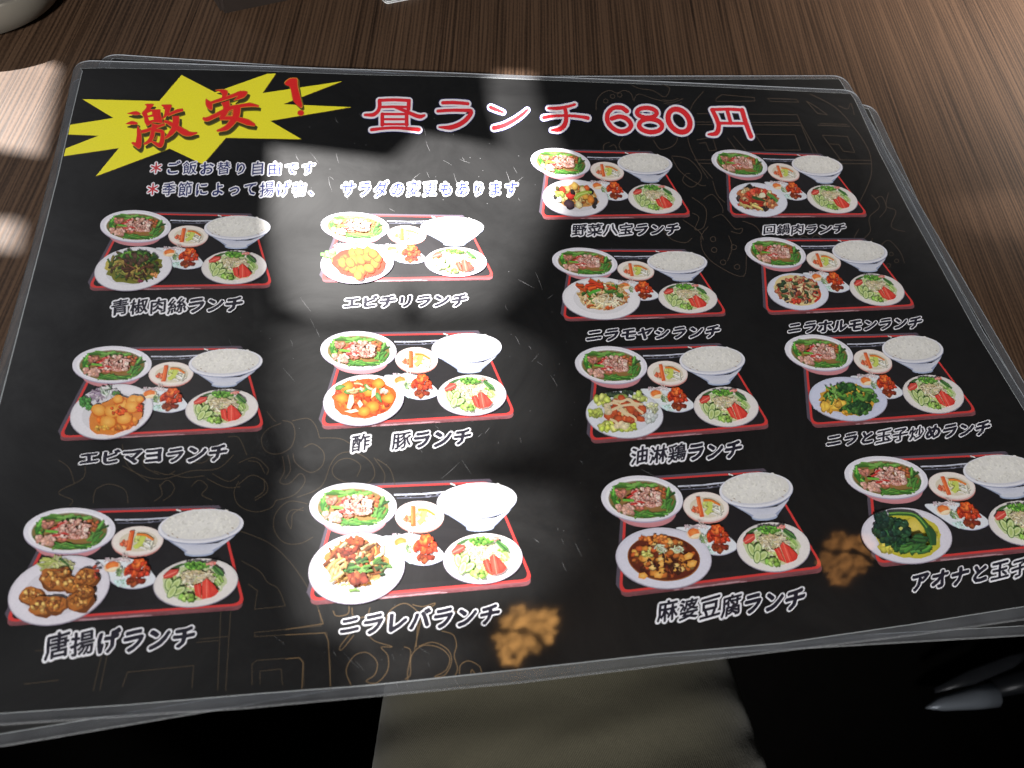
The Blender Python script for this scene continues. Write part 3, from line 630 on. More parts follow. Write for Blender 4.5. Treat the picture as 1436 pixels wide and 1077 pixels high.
def draw_salad(P):
    rng = random.Random(15); k = Ink(4.2e-4, P)
    plate(k, 1085, 500, 233, 147, -4, (228, 222, 220))
    k.blob(1075, 502, 178, (196, 206, 160), rng, (216, 218, 180), 0.60, 0, 30, 0.05)
    lumps(k, rng, 1075, 505, 150, 84, 44, [(208, 220, 170), (186, 206, 138), (228, 230, 202), (168, 194, 120)], 22, hi=0.1, dark=0.85)
    strands(k, rng, 1190, 480, 40, 56, 26, [(126, 170, 72), (160, 196, 100), (196, 214, 150)], 8, 50)
    strands(k, rng, 1085, 480, 96, 54, 110, [(226, 212, 172), (236, 224, 192), (216, 194, 148), (240, 234, 214)], 5, 60, 0.9)
    for x, y in ((958, 408), (975, 398)): k.ell(x, y, 34, 8, (70, 104, 58), None, -22, 12)
    lumps(k, rng, 1075, 398, 70, 22, 36, [(104, 164, 62), (128, 186, 78), (80, 138, 52)], 12, hi=0.15)
    k.poly([(1170, 392), (1225, 430), (1240, 462), (1200, 452), (1160, 414)], (74, 122, 62), (110, 156, 84)); k.strip([(1165, 400), (1232, 462)], 8, (40, 84, 42))
    lumps(k, rng, 1150, 388, 30, 10, 6, [(226, 116, 110), (232, 150, 140)], 12)
    k.poly([(896, 462), (930, 424), (978, 422), (976, 452), (940, 478), (905, 482)], (196, 60, 52), (222, 92, 80)); k.strip([(905, 470), (970, 436)], 7, (236, 130, 116))
    for x, y, ro in ((940, 516, 78), (978, 515, -62), (1002, 555, -35), (965, 560, -70)):
        k.ell(x, y, 42, 24, (84, 124, 58), None, ro, 20); k.ell(x, y, 37, 19, (206, 220, 160), (188, 206, 134), ro, 20); k.ell(x, y, 24, 9, (176, 196, 120), None, ro, 12)
    lumps(k, rng, 1060, 592, 50, 18, 12, [(134, 178, 78), (164, 196, 106)], 18)
    k.poly([(1080, 520), (1118, 505), (1130, 560), (1140, 602), (1100, 580)], (212, 56, 44), (228, 82, 66)); k.poly([(1122, 500), (1146, 474), (1176, 510), (1196, 590), (1142, 604)], (222, 64, 50), (236, 92, 76))
    k.poly([(1160, 486), (1186, 508), (1226, 556), (1210, 582), (1184, 592), (1168, 530)], (206, 50, 42), (226, 78, 64)); k.strip([(1146, 480), (1166, 596)], 5, (242, 130, 112)); k.strip([(1100, 515), (1128, 590)], 4, (236, 110, 96))
    return k

def main_dish(ink, kind):
    rng = random.Random(hash_of(kind))
    D = lambda *a, **b: lumps(ink, rng, *a, **b)
    N = lambda *a, **b: strands(ink, rng, *a, **b)
    if kind == 'pepper_beef':
        plate(ink, 345, 500, 280, 153, -9)
        ink.blob(350, 490, 200, (120, 122, 44), rng, (84, 84, 36), 0.56, -8, 30, 0.09); ink.blob(180, 480, 40, (190, 176, 88), rng, None, 0.9, 0, 12)
        N(350, 480, 175, 96, 120, [(70, 96, 40), (104, 128, 54), (48, 68, 32), (96, 72, 46), (132, 124, 58)], 13, 90); N(330, 490, 130, 70, 60, [(164, 140, 72), (118, 76, 50), (88, 52, 36), (146, 150, 70)], 9, 80)
        N(380, 420, 120, 40, 40, [(62, 104, 42), (96, 140, 56), (44, 74, 34)], 14, 80); D(370, 440, 80, 40, 14, [(74, 52, 40), (90, 66, 50)], 20)
        D(490, 545, 30, 14, 5, [(222, 150, 92)], 14); N(400, 590, 20, 10, 4, [(150, 60, 90)], 8, 30)
    elif kind == 'chili_shrimp':
        plate(ink, 324, 474, 271, 150, -4)
        N(215, 362, 60, 30, 50, [(172, 120, 168), (206, 176, 204), (226, 214, 226)], 8, 46); N(280, 345, 50, 20, 24, [(104, 160, 92), (196, 214, 196)], 8, 40); D(110, 412, 46, 22, 14, [(98, 176, 76), (126, 200, 98)], 20); D(150, 450, 20, 24, 6, [(110, 182, 84)], 16)
        ink.blob(335, 480, 196, (168, 44, 20), rng, (190, 62, 26), 0.56, 4, 30, 0.05)
        D(320, 490, 160, 84, 30, [(196, 62, 28), (212, 82, 34)], 26)
        for x, y in ((290, 410), (340, 400), (400, 395), (300, 460), (240, 500), (350, 455), (400, 440), (455, 480), (470, 440), (300, 530), (350, 535), (410, 520), (215, 480), (270, 480), (330, 570), (440, 410)):
            ink.blob(x + 4, y + 6, 44, (160, 56, 18), rng, None, 0.8, rng.uniform(0, 90), 14, 0.1); ink.blob(x, y, 38, (202, 88, 26), rng, (224, 130, 46), 0.78, rng.uniform(0, 90), 14, 0.1)
    elif kind == 'mayo_shrimp':
        plate(ink, 356, 476, 272, 170, -14)
        N(270, 365, 50, 34, 60, [(128, 100, 128), (166, 146, 168), (206, 196, 206)], 8, 50); N(330, 350, 50, 28, 30, [(104, 134, 100), (196, 206, 196), (224, 224, 226)], 8, 44); D(185, 415, 36, 26, 14, [(64, 124, 60), (92, 154, 78)], 18); D(210, 450, 20, 16, 6, [(80, 140, 70)], 14); D(390, 362, 26, 12, 6, [(84, 130, 70)], 12)
        ink.blob(385, 510, 185, (216, 132, 58), rng, (224, 128, 48), 0.62, -20, 30, 0.06); D(390, 520, 140, 76, 26, [(226, 110, 34), (232, 140, 58)], 24, dark=0.85)
        for x, y, r in ((275, 470, 46), (365, 480, 50), (435, 440, 42), (500, 410, 44), (490, 450, 44), (335, 550, 50), (440, 525, 48), (400, 400, 34), (540, 400, 26)):
            ink.blob(x + 4, y + 6, r * 1.1, (206, 104, 32), rng, None, 0.82, 0, 14, 0.08); ink.blob(x, y, r, (226, 146, 54), rng, (244, 192, 100), 0.82, rng.uniform(-20, 20), 14, 0.08)
        D(400, 470, 60, 30, 8, [(224, 84, 30)], 16); D(540, 455, 20, 20, 5, [(214, 66, 30)], 14); D(300, 590, 60, 14, 10, [(230, 170, 70)], 14, dark=0.9)
    elif kind == 'fried_chicken':
        plate(ink, 332, 551, 290, 182, -17, (222, 218, 228))
        N(320, 410, 86, 40, 70, [(196, 200, 128), (214, 216, 158), (176, 186, 100)], 7, 60); ink.strip([(335, 375), (390, 415)], 12, (70, 110, 56))
        for x, y, rx in ((180, 580, 70), (310, 490, 88), (400, 520, 62), (490, 480, 66), (240, 640, 78), (320, 630, 66), (450, 610, 80), (480, 560, 50), (360, 450, 40)):
            ink.blob(x + 6, y + 10, rx * 1.02, (112, 62, 22), rng, None, 0.72, rng.uniform(-30, 30), 16, 0.14); ink.blob(x, y, rx * 0.95, (170, 98, 40), rng, (200, 134, 62), 0.70, rng.uniform(-30, 30), 16, 0.14)
            D(x, y, rx * 0.72, rx * 0.5, 22, [(206, 146, 74), (156, 90, 38), (186, 116, 50), (132, 72, 32), (222, 172, 100)], 15, hi=0.2)
        D(540, 450, 16, 40, 5, [(176, 70, 50)], 12)
    elif kind == 'sweet_sour_pork':
        plate(ink, 347, 529, 245, 152, -7)
        ink.blob(348, 520, 192, (198, 84, 30), rng, (212, 100, 36), 0.63, -4, 32, 0.06)
        D(345, 515, 160, 96, 60, [(206, 78, 28), (226, 110, 36), (188, 56, 22), (216, 92, 30)], 30)
        for x, y in ((215, 520), (400, 570), (500, 520), (380, 480), (250, 450), (440, 430), (350, 600)): ink.blob(x, y, 40, (214, 96, 26), rng, (240, 160, 60), 0.8, 0, 12, 0.15)
        for x, y, ro in ((205, 455, -10), (375, 455, 50), (440, 515, 60), (260, 480, 0), (345, 475, -20), (470, 480, 40)): ink.blob(x, y, 32, (62, 112, 48), rng, (120, 162, 84), 0.45, ro, 8)
        for p in ([(262, 500), (285, 500), (290, 545), (265, 590), (245, 580)], [(230, 600), (300, 585), (320, 600), (270, 612)], [(325, 530), (345, 560), (325, 580), (310, 550)], [(400, 470), (425, 455), (420, 500), (395, 520)]): ink.poly(p, (228, 204, 172), (240, 224, 198))
        N(330, 460, 90, 30, 8, [(232, 206, 170), (222, 180, 130)], 9, 60); D(470, 475, 18, 12, 3, [(226, 180, 170)], 18)
    elif kind == 'liver_chives':
        plate(ink, 338, 559, 285, 204, -11, (232, 230, 234))
        ink.blob(335, 525, 185, (200, 130, 70), rng, (150, 92, 44), 0.68, 0, 32, 0.10); N(330, 640, 150, 24, 14, [(222, 150, 70), (226, 176, 110)], 8, 60)
        N(335, 510, 165, 110, 100, [(196, 146, 80), (150, 92, 46), (120, 66, 34), (214, 176, 116)], 13, 110); N(340, 480, 140, 80, 50, [(220, 190, 136), (170, 90, 50), (96, 56, 34), (226, 206, 160)], 11, 120, 0.6, 2.2)
        D(280, 470, 70, 40, 12, [(150, 62, 36), (122, 46, 30)], 32, 0.4); N(400, 560, 130, 60, 30, [(84, 126, 58), (110, 150, 76), (60, 92, 46)], 11, 60, 0.3, -0.4)
        D(350, 620, 50, 26, 14, [(132, 54, 34), (156, 74, 48), (108, 40, 28)], 34); D(330, 400, 60, 20, 12, [(196, 76, 36), (140, 70, 36)], 18); N(230, 560, 40, 60, 14, [(214, 166, 100), (226, 190, 130)], 12, 130, 0.5, 1.8)
        N(310, 685, 30, 6, 3, [(120, 150, 76)], 9, 60, 0.1, -0.1)
    elif kind == 'eight_treasures':
        plate(ink, 408, 416, 243, 136, 4)
        ink.blob(410, 405, 165, (206, 150, 84), rng, (190, 140, 70), 0.52, 6, 28, 0.12)
        D(410, 400, 140, 66, 60, [(222, 160, 70), (206, 176, 110), (226, 196, 130), (196, 110, 50), (150, 170, 76)], 24)
        for x, y, r, c in ((360, 465, 40, (70, 50, 60)), (370, 400, 32, (206, 52, 42)), (310, 360, 28, (208, 62, 42)), (430, 470, 30, (238, 214, 160)), (480, 410, 26, (226, 160, 66)), (280, 425, 28, (236, 226, 210)), (550, 440, 26, (48, 42, 42)), (520, 370, 24, (40, 38, 36)), (545, 480, 18, (44, 40, 40)), (490, 345, 22, (222, 96, 40)), (520, 430, 30, (226, 132, 50)), (385, 375, 20, (44, 36, 36)), (400, 330, 30, (230, 180, 90)), (460, 360, 26, (236, 206, 150)), (270, 345, 16, (90, 80, 40)), (255, 410, 16, (54, 50, 44))):
            ink.blob(x + 3, y + 5, r * 1.05, tuple(v * 0.6 for v in c), rng, None, 0.8, rng.uniform(0, 90), 11, 0.15); ink.blob(x, y, r, tuple(v * .92 for v in c), rng, tuple(min(255, v * 1.15 + 14) for v in c), 0.8, rng.uniform(0, 90), 11, 0.15)
        ink.strip([(405, 430), (430, 400), (480, 380), (530, 378)], [30, 34, 28, 14], (166, 190, 76), smooth=5); ink.strip([(412, 418), (440, 395), (500, 380)], 8, (206, 220, 130), smooth=4); D(280, 385, 40, 14, 5, [(206, 214, 130), (180, 196, 100)], 24, 0.6)
    elif kind == 'sprouts_chives':
        plate(ink, 441, 447, 289, 156, 3, (232, 230, 235))
        ink.blob(450, 430, 185, (210, 150, 90), rng, (190, 130, 80), 0.56, 4, 30, 0.08)
        N(450, 425, 165, 92, 150, [(226, 188, 120), (236, 214, 164), (206, 150, 84), (222, 120, 60)], 9, 90); N(460, 430, 150, 80, 60, [(240, 226, 196), (228, 202, 150), (166, 110, 70)], 8, 100)
        N(450, 420, 150, 70, 22, [(76, 124, 52), (110, 160, 70)], 14, 70); N(400, 360, 140, 34, 20, [(222, 92, 44), (206, 66, 38)], 13, 80, 0.3, 0.1); N(430, 510, 110, 16, 12, [(214, 96, 48), (232, 190, 130)], 12, 60, 0.3, 0)
        ink.strip([(345, 425), (385, 402), (435, 390)], [18, 24, 12], (86, 172, 60), smooth=5); ink.strip([(480, 410), (530, 408)], 16, (62, 106, 50)); D(545, 455, 20, 12, 4, [(80, 116, 60)], 16); N(480, 470, 90, 40, 40, [(244, 232, 206), (236, 214, 170)], 8, 90)
    elif kind == 'crispy_chicken_salad':
        plate(ink, 374, 504, 267, 162, 4, (222, 224, 234))
        D(225, 405, 50, 36, 14, [(196, 208, 96), (214, 222, 130), (176, 194, 76)], 30); D(170, 490, 40, 26, 9, [(206, 216, 120), (190, 204, 96)], 28); D(260, 590, 54, 26, 12, [(196, 210, 84), (216, 224, 120)], 30); D(400, 590, 60, 26, 14, [(190, 208, 80), (210, 220, 116)], 28); D(480, 385, 40, 26, 9, [(200, 214, 110), (216, 226, 150)], 28); D(560, 470, 50, 40, 14, [(216, 222, 160), (226, 230, 190)], 26); D(540, 520, 50, 40, 14, [(222, 228, 226), (230, 234, 232)], 22, hi=0.02)
        D(300, 368, 40, 16, 10, [(40, 56, 44), (60, 78, 56)], 20); D(390, 352, 30, 14, 8, [(44, 60, 46), (66, 84, 60)], 18); ink.ell(345, 388, 50, 24, (128, 146, 72), (190, 196, 120), -6)
        D(370, 480, 130, 76, 40, [(196, 88, 48), (176, 72, 44), (212, 112, 66), (222, 184, 130)], 28)
        for x, y in ((260, 520), (300, 480), (330, 540), (380, 440), (410, 470), (450, 430), (480, 540), (350, 400), (400, 540), (490, 470), (310, 430)): ink.blob(x, y, 32, (176, 70, 40), rng, (216, 104, 58), 0.8, rng.uniform(0, 90), 7, 0.2)
        for p in ([(230, 470), (280, 430), (330, 440), (370, 490), (440, 530), (450, 560)], [(240, 500), (300, 470), (350, 450), (420, 440), (470, 450)], [(290, 410), (350, 420), (400, 400), (440, 430), (500, 440)], [(270, 540), (310, 560), (340, 590), (390, 590)], [(380, 400), (420, 420), (460, 470), (500, 500)], [(310, 460), (370, 500), (400, 520)]): ink.strip(p, [13, 19, 14, 19, 14, 16][:len(p)], (226, 204, 164), smooth=5)
        D(350, 580, 60, 16, 10, [(232, 214, 176)], 22, hi=0.05, dark=0.9); D(250, 470, 30, 30, 6, [(230, 212, 172)], 20, hi=0.05, dark=0.9)
    elif kind == 'mapo_tofu':
        plate(ink, 423, 519, 282, 179, 4, (216, 214, 228))
        ink.ell(424, 520, 216, 136, (150, 92, 40), None, 6, 40); ink.ell(424, 518, 210, 131, (92, 34, 18), (110, 42, 20), 6, 40)
        D(424, 518, 185, 108, 90, [(126, 50, 24), (96, 36, 20), (150, 70, 30), (70, 28, 18)], 18)
        for i in range(78):
            q = math.sqrt(rng.random()); t = rng.uniform(0, 6.28); x, y = 424 + 185 * q * math.cos(t), 515 + 110 * q * math.sin(t); r = rng.uniform(16, 30); c = rng.choice([(222, 164, 76), (206, 132, 54), (236, 192, 116), (190, 104, 44), (196, 90, 40)])
            ink.blob(x + 2, y + 5, r, tuple(v * 0.5 for v in c), rng, None, 0.75, rng.uniform(-30, 30), 5, 0.15); ink.blob(x, y, r * 0.92, tuple(v * .9 for v in c), rng, tuple(min(255, v * 1.1 + 8) for v in c), 0.72, rng.uniform(-30, 30), 5, 0.15)
        for x, y in ((320, 520), (390, 620), (570, 510), (590, 555), (300, 625), (410, 555)): ink.blob(x, y, 32, (226, 150, 60), rng, (240, 196, 110), 0.72, rng.uniform(-30, 30), 5, 0.1)
        D(330, 490, 36, 20, 8, [(196, 196, 90), (216, 214, 120)], 14); N(405, 465, 34, 24, 22, [(206, 214, 190), (150, 176, 120), (232, 236, 220)], 5, 40); N(500, 470, 34, 16, 18, [(206, 214, 170), (226, 232, 210)], 5, 40); D(430, 560, 130, 60, 26, [(60, 24, 18), (80, 30, 18)], 10); D(370, 410, 90, 20, 14, [(210, 96, 44), (226, 130, 60)], 16)
    elif kind == 'twice_cooked_pork':
        plate(ink, 392, 473, 256, 145, 9, (226, 228, 240))
        ink.blob(390, 465, 180, (190, 120, 80), rng, (150, 80, 56), 0.54, 12, 30, 0.12)
        D(390, 465, 160, 80, 60, [(206, 92, 62), (186, 66, 46), (216, 150, 104), (96, 56, 40), (226, 196, 150)], 24); D(320, 370, 40, 24, 12, [(44, 42, 40), (70, 62, 52)], 20); D(440, 550, 40, 14, 8, [(50, 46, 44)], 18); D(215, 460, 16, 20, 4, [(70, 60, 60)], 16)
        D(360, 410, 80, 26, 18, [(206, 62, 46), (222, 96, 70)], 26); ink.strip([(335, 455), (380, 470), (450, 490)], [18, 26, 12], (52, 90, 50), smooth=5); ink.strip([(470, 425), (510, 450), (560, 495)], [24, 34, 22], (92, 150, 70), smooth=5); ink.strip([(500, 460), (540, 490)], 14, (48, 86, 48))
        ink.blob(425, 440, 30, (232, 222, 190), rng, (240, 234, 210), 0.8, 0, 10, 0.1); N(320, 520, 90, 34, 18, [(226, 206, 130), (206, 166, 90), (196, 62, 44)], 16, 110, 0.3, 0.5); D(500, 505, 40, 24, 8, [(226, 160, 110), (206, 110, 70)], 22); D(270, 400, 40, 26, 8, [(222, 200, 150), (200, 160, 110)], 20)
    elif kind == 'offal_chives':
        plate(ink, 433, 439, 238, 140, 8, (218, 220, 234))
        ink.ell(430, 430, 186, 112, (226, 206, 150), None, 14, 40, 0.03, rng); ink.strip([(540, 350), (590, 420), (600, 480), (560, 520)], 18, (196, 66, 46), smooth=5)
        D(430, 430, 165, 96, 44, [(226, 206, 146), (206, 166, 110), (216, 190, 130)], 22); D(430, 430, 170, 98, 70, [(156, 84, 60), (176, 104, 76), (196, 66, 50), (126, 66, 50), (60, 50, 56)], 20); N(430, 430, 160, 90, 60, [(206, 176, 130), (170, 96, 70), (226, 210, 170)], 8, 60); N(430, 430, 150, 90, 14, [(78, 104, 62), (56, 80, 52)], 14, 50); D(410, 515, 40, 12, 6, [(206, 66, 46)], 20)
    elif kind == 'egg_chives':
        plate(ink, 441, 423, 258, 143, 6, (206, 210, 232))
        for i in range(20):
            t = rng.uniform(0, 6.28); ink.blob(441 + 226 * math.cos(t), 423 + 124 * math.sin(t), 24, (202, 206, 230), rng, (212, 214, 234), 0.7)
        ink.blob(440, 430, 182, (206, 156, 56), rng, (222, 168, 60), 0.56, 6, 28, 0.14); D(430, 430, 155, 82, 50, [(226, 174, 66), (214, 154, 48), (236, 192, 90)], 32, hi=0.12)
        N(440, 415, 160, 80, 70, [(44, 88, 40), (70, 124, 52), (32, 64, 32), (100, 150, 66)], 17, 66); D(420, 350, 70, 20, 14, [(60, 110, 48), (42, 80, 40)], 22); D(510, 490, 80, 36, 34, [(36, 70, 38), (58, 104, 48), (80, 132, 58)], 22); D(340, 470, 70, 40, 10, [(232, 182, 74), (218, 160, 52)], 34, hi=0.12); N(330, 400, 30, 40, 10, [(104, 156, 72), (130, 176, 90)], 10, 90, 0.2, 1.2); D(610, 430, 20, 30, 5, [(76, 126, 58)], 18)
    else:
        plate(ink, 542, 623, 325, 198, 6, (220, 216, 228))
        ink.blob(555, 625, 240, (196, 186, 60), rng, (206, 196, 76), 0.66, 12, 36, 0.05); D(560, 640, 190, 110, 30, [(214, 200, 76), (196, 180, 56), (226, 214, 110)], 32, hi=0.08, dark=0.88)
        ink.blob(600, 560, 74, (206, 186, 70), rng, (226, 206, 104), 0.8, 30, 16, 0.1); D(400, 710, 40, 26, 6, [(232, 216, 90)], 36, hi=0.1)
        D(430, 590, 120, 90, 90, [(30, 62, 48), (40, 80, 56), (24, 46, 40), (52, 98, 60)], 34); D(500, 690, 80, 40, 30, [(32, 70, 46), (52, 100, 54)], 26); D(350, 540, 40, 90, 20, [(28, 56, 50), (36, 70, 54)], 30)
        ink.strip([(400, 475), (500, 472), (590, 485), (650, 540), (690, 600), (720, 700)], [26, 28, 28, 36, 44, 36], (52, 98, 48), smooth=6); ink.strip([(405, 470), (500, 466), (590, 480), (660, 550), (700, 620)], 8, (120, 170, 76), smooth=6)
        ink.strip([(680, 570), (720, 620), (730, 700)], [24, 44, 24], (40, 80, 46), smooth=5); N(590, 720, 100, 34, 26, [(52, 104, 52), (84, 142, 66)], 16, 90, 0.3, -0.5); N(600, 640, 60, 40, 14, [(60, 112, 56), (40, 78, 46)], 14, 80, 0.3, 0.2); ink.blob(487, 580, 14, (196, 200, 110), rng)
    return ink
def hash_of(s): return sum((i + 3) * ord(c) for i, c in enumerate(s))

MEALS = [  # zone of the picture; tray front left, front right, soup left, rice right; dish; caption
 ((120, 280, 5.129), (125, 402.5), (382.8, 397), (138, 318.7), (382.8, 315), 'pepper_beef', '青椒肉絲ランチ', (155, 342), (420, 442), (417, 437), 'dark green pepper and shredded beef stir fry on a white plate'),
 ((440, 280, 5.319), (450.8, 391.6), (694.1, 386.2), (450.1, 318.7), (679.4, 313.2), 'chili_shrimp', 'エビチリランチ', (481, 657), (416, 432), (411.6, 430), 'shrimp in glossy red chili sauce with a purple and green garnish'),
 ((80, 475, 4.632), (83.3, 612.5), (371.9, 596.2), (99.2, 514.8), (373, 500.3), 'mayo_shrimp', 'エビマヨランチ', (110, 321), (634, 652), (622, 647), 'pale orange shrimp in mayonnaise sauce with a leafy garnish'),
 ((430, 440, 4.352), (450.2, 596.2), (723.4, 577.9), (448.4, 495.1), (705, 491.7), 'sweet_sour_pork', '酢　豚ランチ', (491.6, 663), (609, 634), (601, 624), 'orange sweet and sour pork with green peppers and onion'),
 ((0, 690, 3.989), (8.8, 870.5), (344.7, 844.2), (38.1, 748.9), (347, 723.8), 'fried_chicken', '唐揚げランチ', (62.7, 276), (888, 923), (877, 907), 'brown fried chicken pieces beside shredded cabbage'),
 ((420, 665, 4.224), (433.8, 840.9), (748.1, 810.1), (433.8, 716), (724.9, 699.7), 'liver_chives', 'ニラレバランチ', (474.5, 703), (864, 892), (846, 875), 'heaped liver and bean sprouts with chives on a white plate'),
 ((730, 200, 5.3185), (759.7, 303.4), (969.7, 298.7), (745, 229.1), (950.7, 236.7), 'eight_treasures', '野菜八宝ランチ', (801.5, 953.7), (314.5, 331), (313.8, 330), 'mixed vegetables with dark mushrooms and red peppers'),
 ((1000, 205, 6.243), (1024.6, 300.6), (1216.9, 298.7), (1003.3, 230), (1189, 240.8), 'twice_cooked_pork', '回鍋肉ランチ', (1069, 1186.6), (315.5, 329), (314, 327.5), 'reddish twice cooked pork with cabbage and leek'),
 ((760, 335, 5.319), (790.1, 446), (1019.9, 436.9), (773.4, 369.9), (989.9, 359), 'sprouts_chives', 'ニラモヤシランチ', (822, 1011), (462, 479), (456, 474), 'pale bean sprouts with carrot and chives on a wide white plate'),
 ((1040, 330, 5.523), (1075.3, 436.9), (1283.9, 426), (1046.4, 356.7), (1248, 353.6), 'offal_chives', 'ニラホルモンランチ', (1104, 1293.5), (451.5, 468), (444.5, 461), 'reddish brown offal stir fry filling a white plate'),
 ((800, 480, 4.952), (827.4, 616.2), (1080, 592.6), (806.4, 516.6), (1044.2, 513), 'crispy_chicken_salad', '油淋鶏ランチ', (884, 1041), (628, 652), (618, 641.5), 'chicken cubes on lettuce striped with cream dressing'),
 ((1095, 470, 4.708), (1137.6, 594.4), (1369.7, 574.5), (1105.4, 498.5), (1321.6, 498.5), 'egg_chives', 'ニラと玉子炒めランチ', (1158, 1389), (609, 627), (590.5, 610), 'yellow scrambled egg with chopped green chives'),
 ((830, 660, 4.2235), (869, 830), (1155, 792), (843.3, 706.7), (1108.6, 694), 'mapo_tofu', '麻婆豆腐ランチ', (921, 1129.5), (843, 873), (825, 854), 'tofu cubes in dark red brown sauce'),
 ((1165, 630, 5.129), (1229.2, 788.4), (1512, 757), (1180, 675.9), (1417.2, 663.2), 'greens_egg', 'アオナと玉子炒めランチ', (1276, 1583), (805, 831), (761, 788), 'dark leafy greens with yellow egg on a white plate')]
for zn, fl, fr, sl, rr, dish, cap, cx, cl, cr, lab in MEALS:
    P = Placed(fl, fr, sl, rr)
    pic = build(draw_tray(P), 'meal_tray'); pic['label'] = 'red rimmed black tray printed with ' + lab
    def sub(k, name):
        o = k.build(name, pic); return o
    sub(draw_soup(P), 'soup_bowl'); sub(draw_pickle(P), 'pickle_dish'); sub(draw_rice(P), 'rice_bowl'); sub(draw_chicken(P), 'fried_chicken_dish')
    md = Ink(4.0e-4, Zone(*zn)); sub(main_dish(md, dish), 'main_dish')['label'] = lab
    sub(draw_salad(P), 'salad_plate')
    ck = Ink(3.0e-5, dz=3.5e-6); n = len(cap)
    line_of_text(ck, cap, cx[0], cx[1], cl, cr, (26, 24, 40), (236, 236, 242), wid=0.93, rise=0.13, halo_r=0.118, bold=0.042, seed=hash_of(cap))
    sub(ck, 'caption')

# hairline scratches worn into the film
rs = random.Random(21)
SCR = simple('scratched_film', (0.30, 0.30, 0.31), 0.5)
sc = Ink(1.6e-5, dz=4e-6)
spots = [(430, 215, 40), (610, 205, 30), (650, 230, 60), (520, 250, 60), (740, 430, 70), (790, 740, 50), (770, 480, 70), (700, 610, 50), (430, 480, 40), (600, 640, 50), (840, 380, 60), (560, 900, 60), (480, 900, 60), (360, 520, 80), (880, 620, 60), (720, 260, 50)]
for x, y, r in spots:
    for i in range(5):
        a = rs.choice([1.1, 1.2, 0.9, 0.5, 2.4, 1.25]) + rs.uniform(-0.15, 0.15); L = rs.uniform(5, 34) * rs.random() + 4; px, py = x + rs.gauss(0, r * 0.6), y + rs.gauss(0, r * 0.5)
        sc.strip([(px, py), (px + L / 2 * math.cos(a) + rs.uniform(-1, 1), py + L / 2 * math.sin(a)), (px + L * math.cos(a), py + L * math.sin(a))], [0.1, rs.uniform(0.2, 0.42), 0.1], (128, 128, 130))
    for i in range(4): sc.ell(x + rs.gauss(0, r), y + rs.gauss(0, r * 0.7), rs.uniform(0.4, 0.9), 0.5, (96, 96, 98), n=6)
so = sc.build('scratches', menu); so.location.z = OFF; so['kind'] = 'stuff'

# ------------------------------------------------------------------ things at the far side of the table
def lathe(name, prof, n=64):
    bm = bmesh.new(); rings = []
    for r, z in prof: rings.append([bm.verts.new((r * math.cos(2 * math.pi * i / n), r * math.sin(2 * math.pi * i / n), z)) for i in range(n)])
    for a, b in zip(rings, rings[1:]):
        for i in range(n): bm.faces.new((a[i], a[(i + 1) % n], b[(i + 1) % n], b[i]))
    bm.faces.new(rings[0][::-1]); bm.faces.new(rings[-1])
    bmesh.ops.recalc_face_normals(bm, faces=bm.faces[:])
    me = bpy.data.meshes.new(name); bm.to_mesh(me); bm.free()
    for p in me.polygons: p.use_smooth = True
    return me
dish = link('ceramic_dish', lathe('ceramic_dish', [(0.030, 0.0), (0.040, 0.001), (0.046, 0.005), (0.048, 0.011), (0.0485, 0.0185), (0.0475, 0.0195), (0.046, 0.0185), (0.044, 0.011), (0.035, 0.006), (0.010, 0.005)]))
dish.data.materials.append(simple('cream_glaze', (0.17, 0.155, 0.13), 0.28, var=0.06, bscale=30, bump=0.03))
dish.location = (-0.2733, 0.2080, TZ)
tag(dish, 'cream ceramic dish cut off by the top left corner of the photo', 'dish')
me = box_mesh('chopstick_box', -0.055, 0.055, -0.035, 0.035, 0, 0.030, 0.002)
me.materials.append(simple('dark_lacquer', (0.026, 0.019, 0.016), 0.45, var=0.2, bscale=90, bump=0.05))
cb = link('chopstick_box', me); cp = on_plane(312, 23, TZ)
ang = math.radians(24); cb.rotation_euler = (0, 0, ang)
cb.location = (cp.x + 0.055 * math.cos(ang) - 0.035 * math.sin(ang) * 1, cp.y + 0.055 * math.sin(ang) + 0.035 * math.cos(ang), TZ)
tag(cb, 'dark brown box peeking in at the top edge, right of the cream dish', 'box')
card = empty('table_card', (-0.045, 0.245, TZ)); tag(card, 'small clear edged plastic card at the top edge, behind the menu headline', 'card')
cc = [tuple((on_plane(u, v, TZ) - Vector((-0.045, 0.245, TZ))).xy) for u, v in ((541, 7), (600, -5), (575, -40), (516, -26))]
film_slab('plastic_sleeve', rounded(cc, 0.003), 0.0003, 0.0016, card)
k = Ink(0.0017, Flat()); k.poly([tuple(Vector((sum(q[0] for q in cc) / 4, sum(q[1] for q in cc) / 4)) * 0.12 + Vector(p) * 0.88) for p in cc], (70, 74, 110)); k.build('printed_card', card)

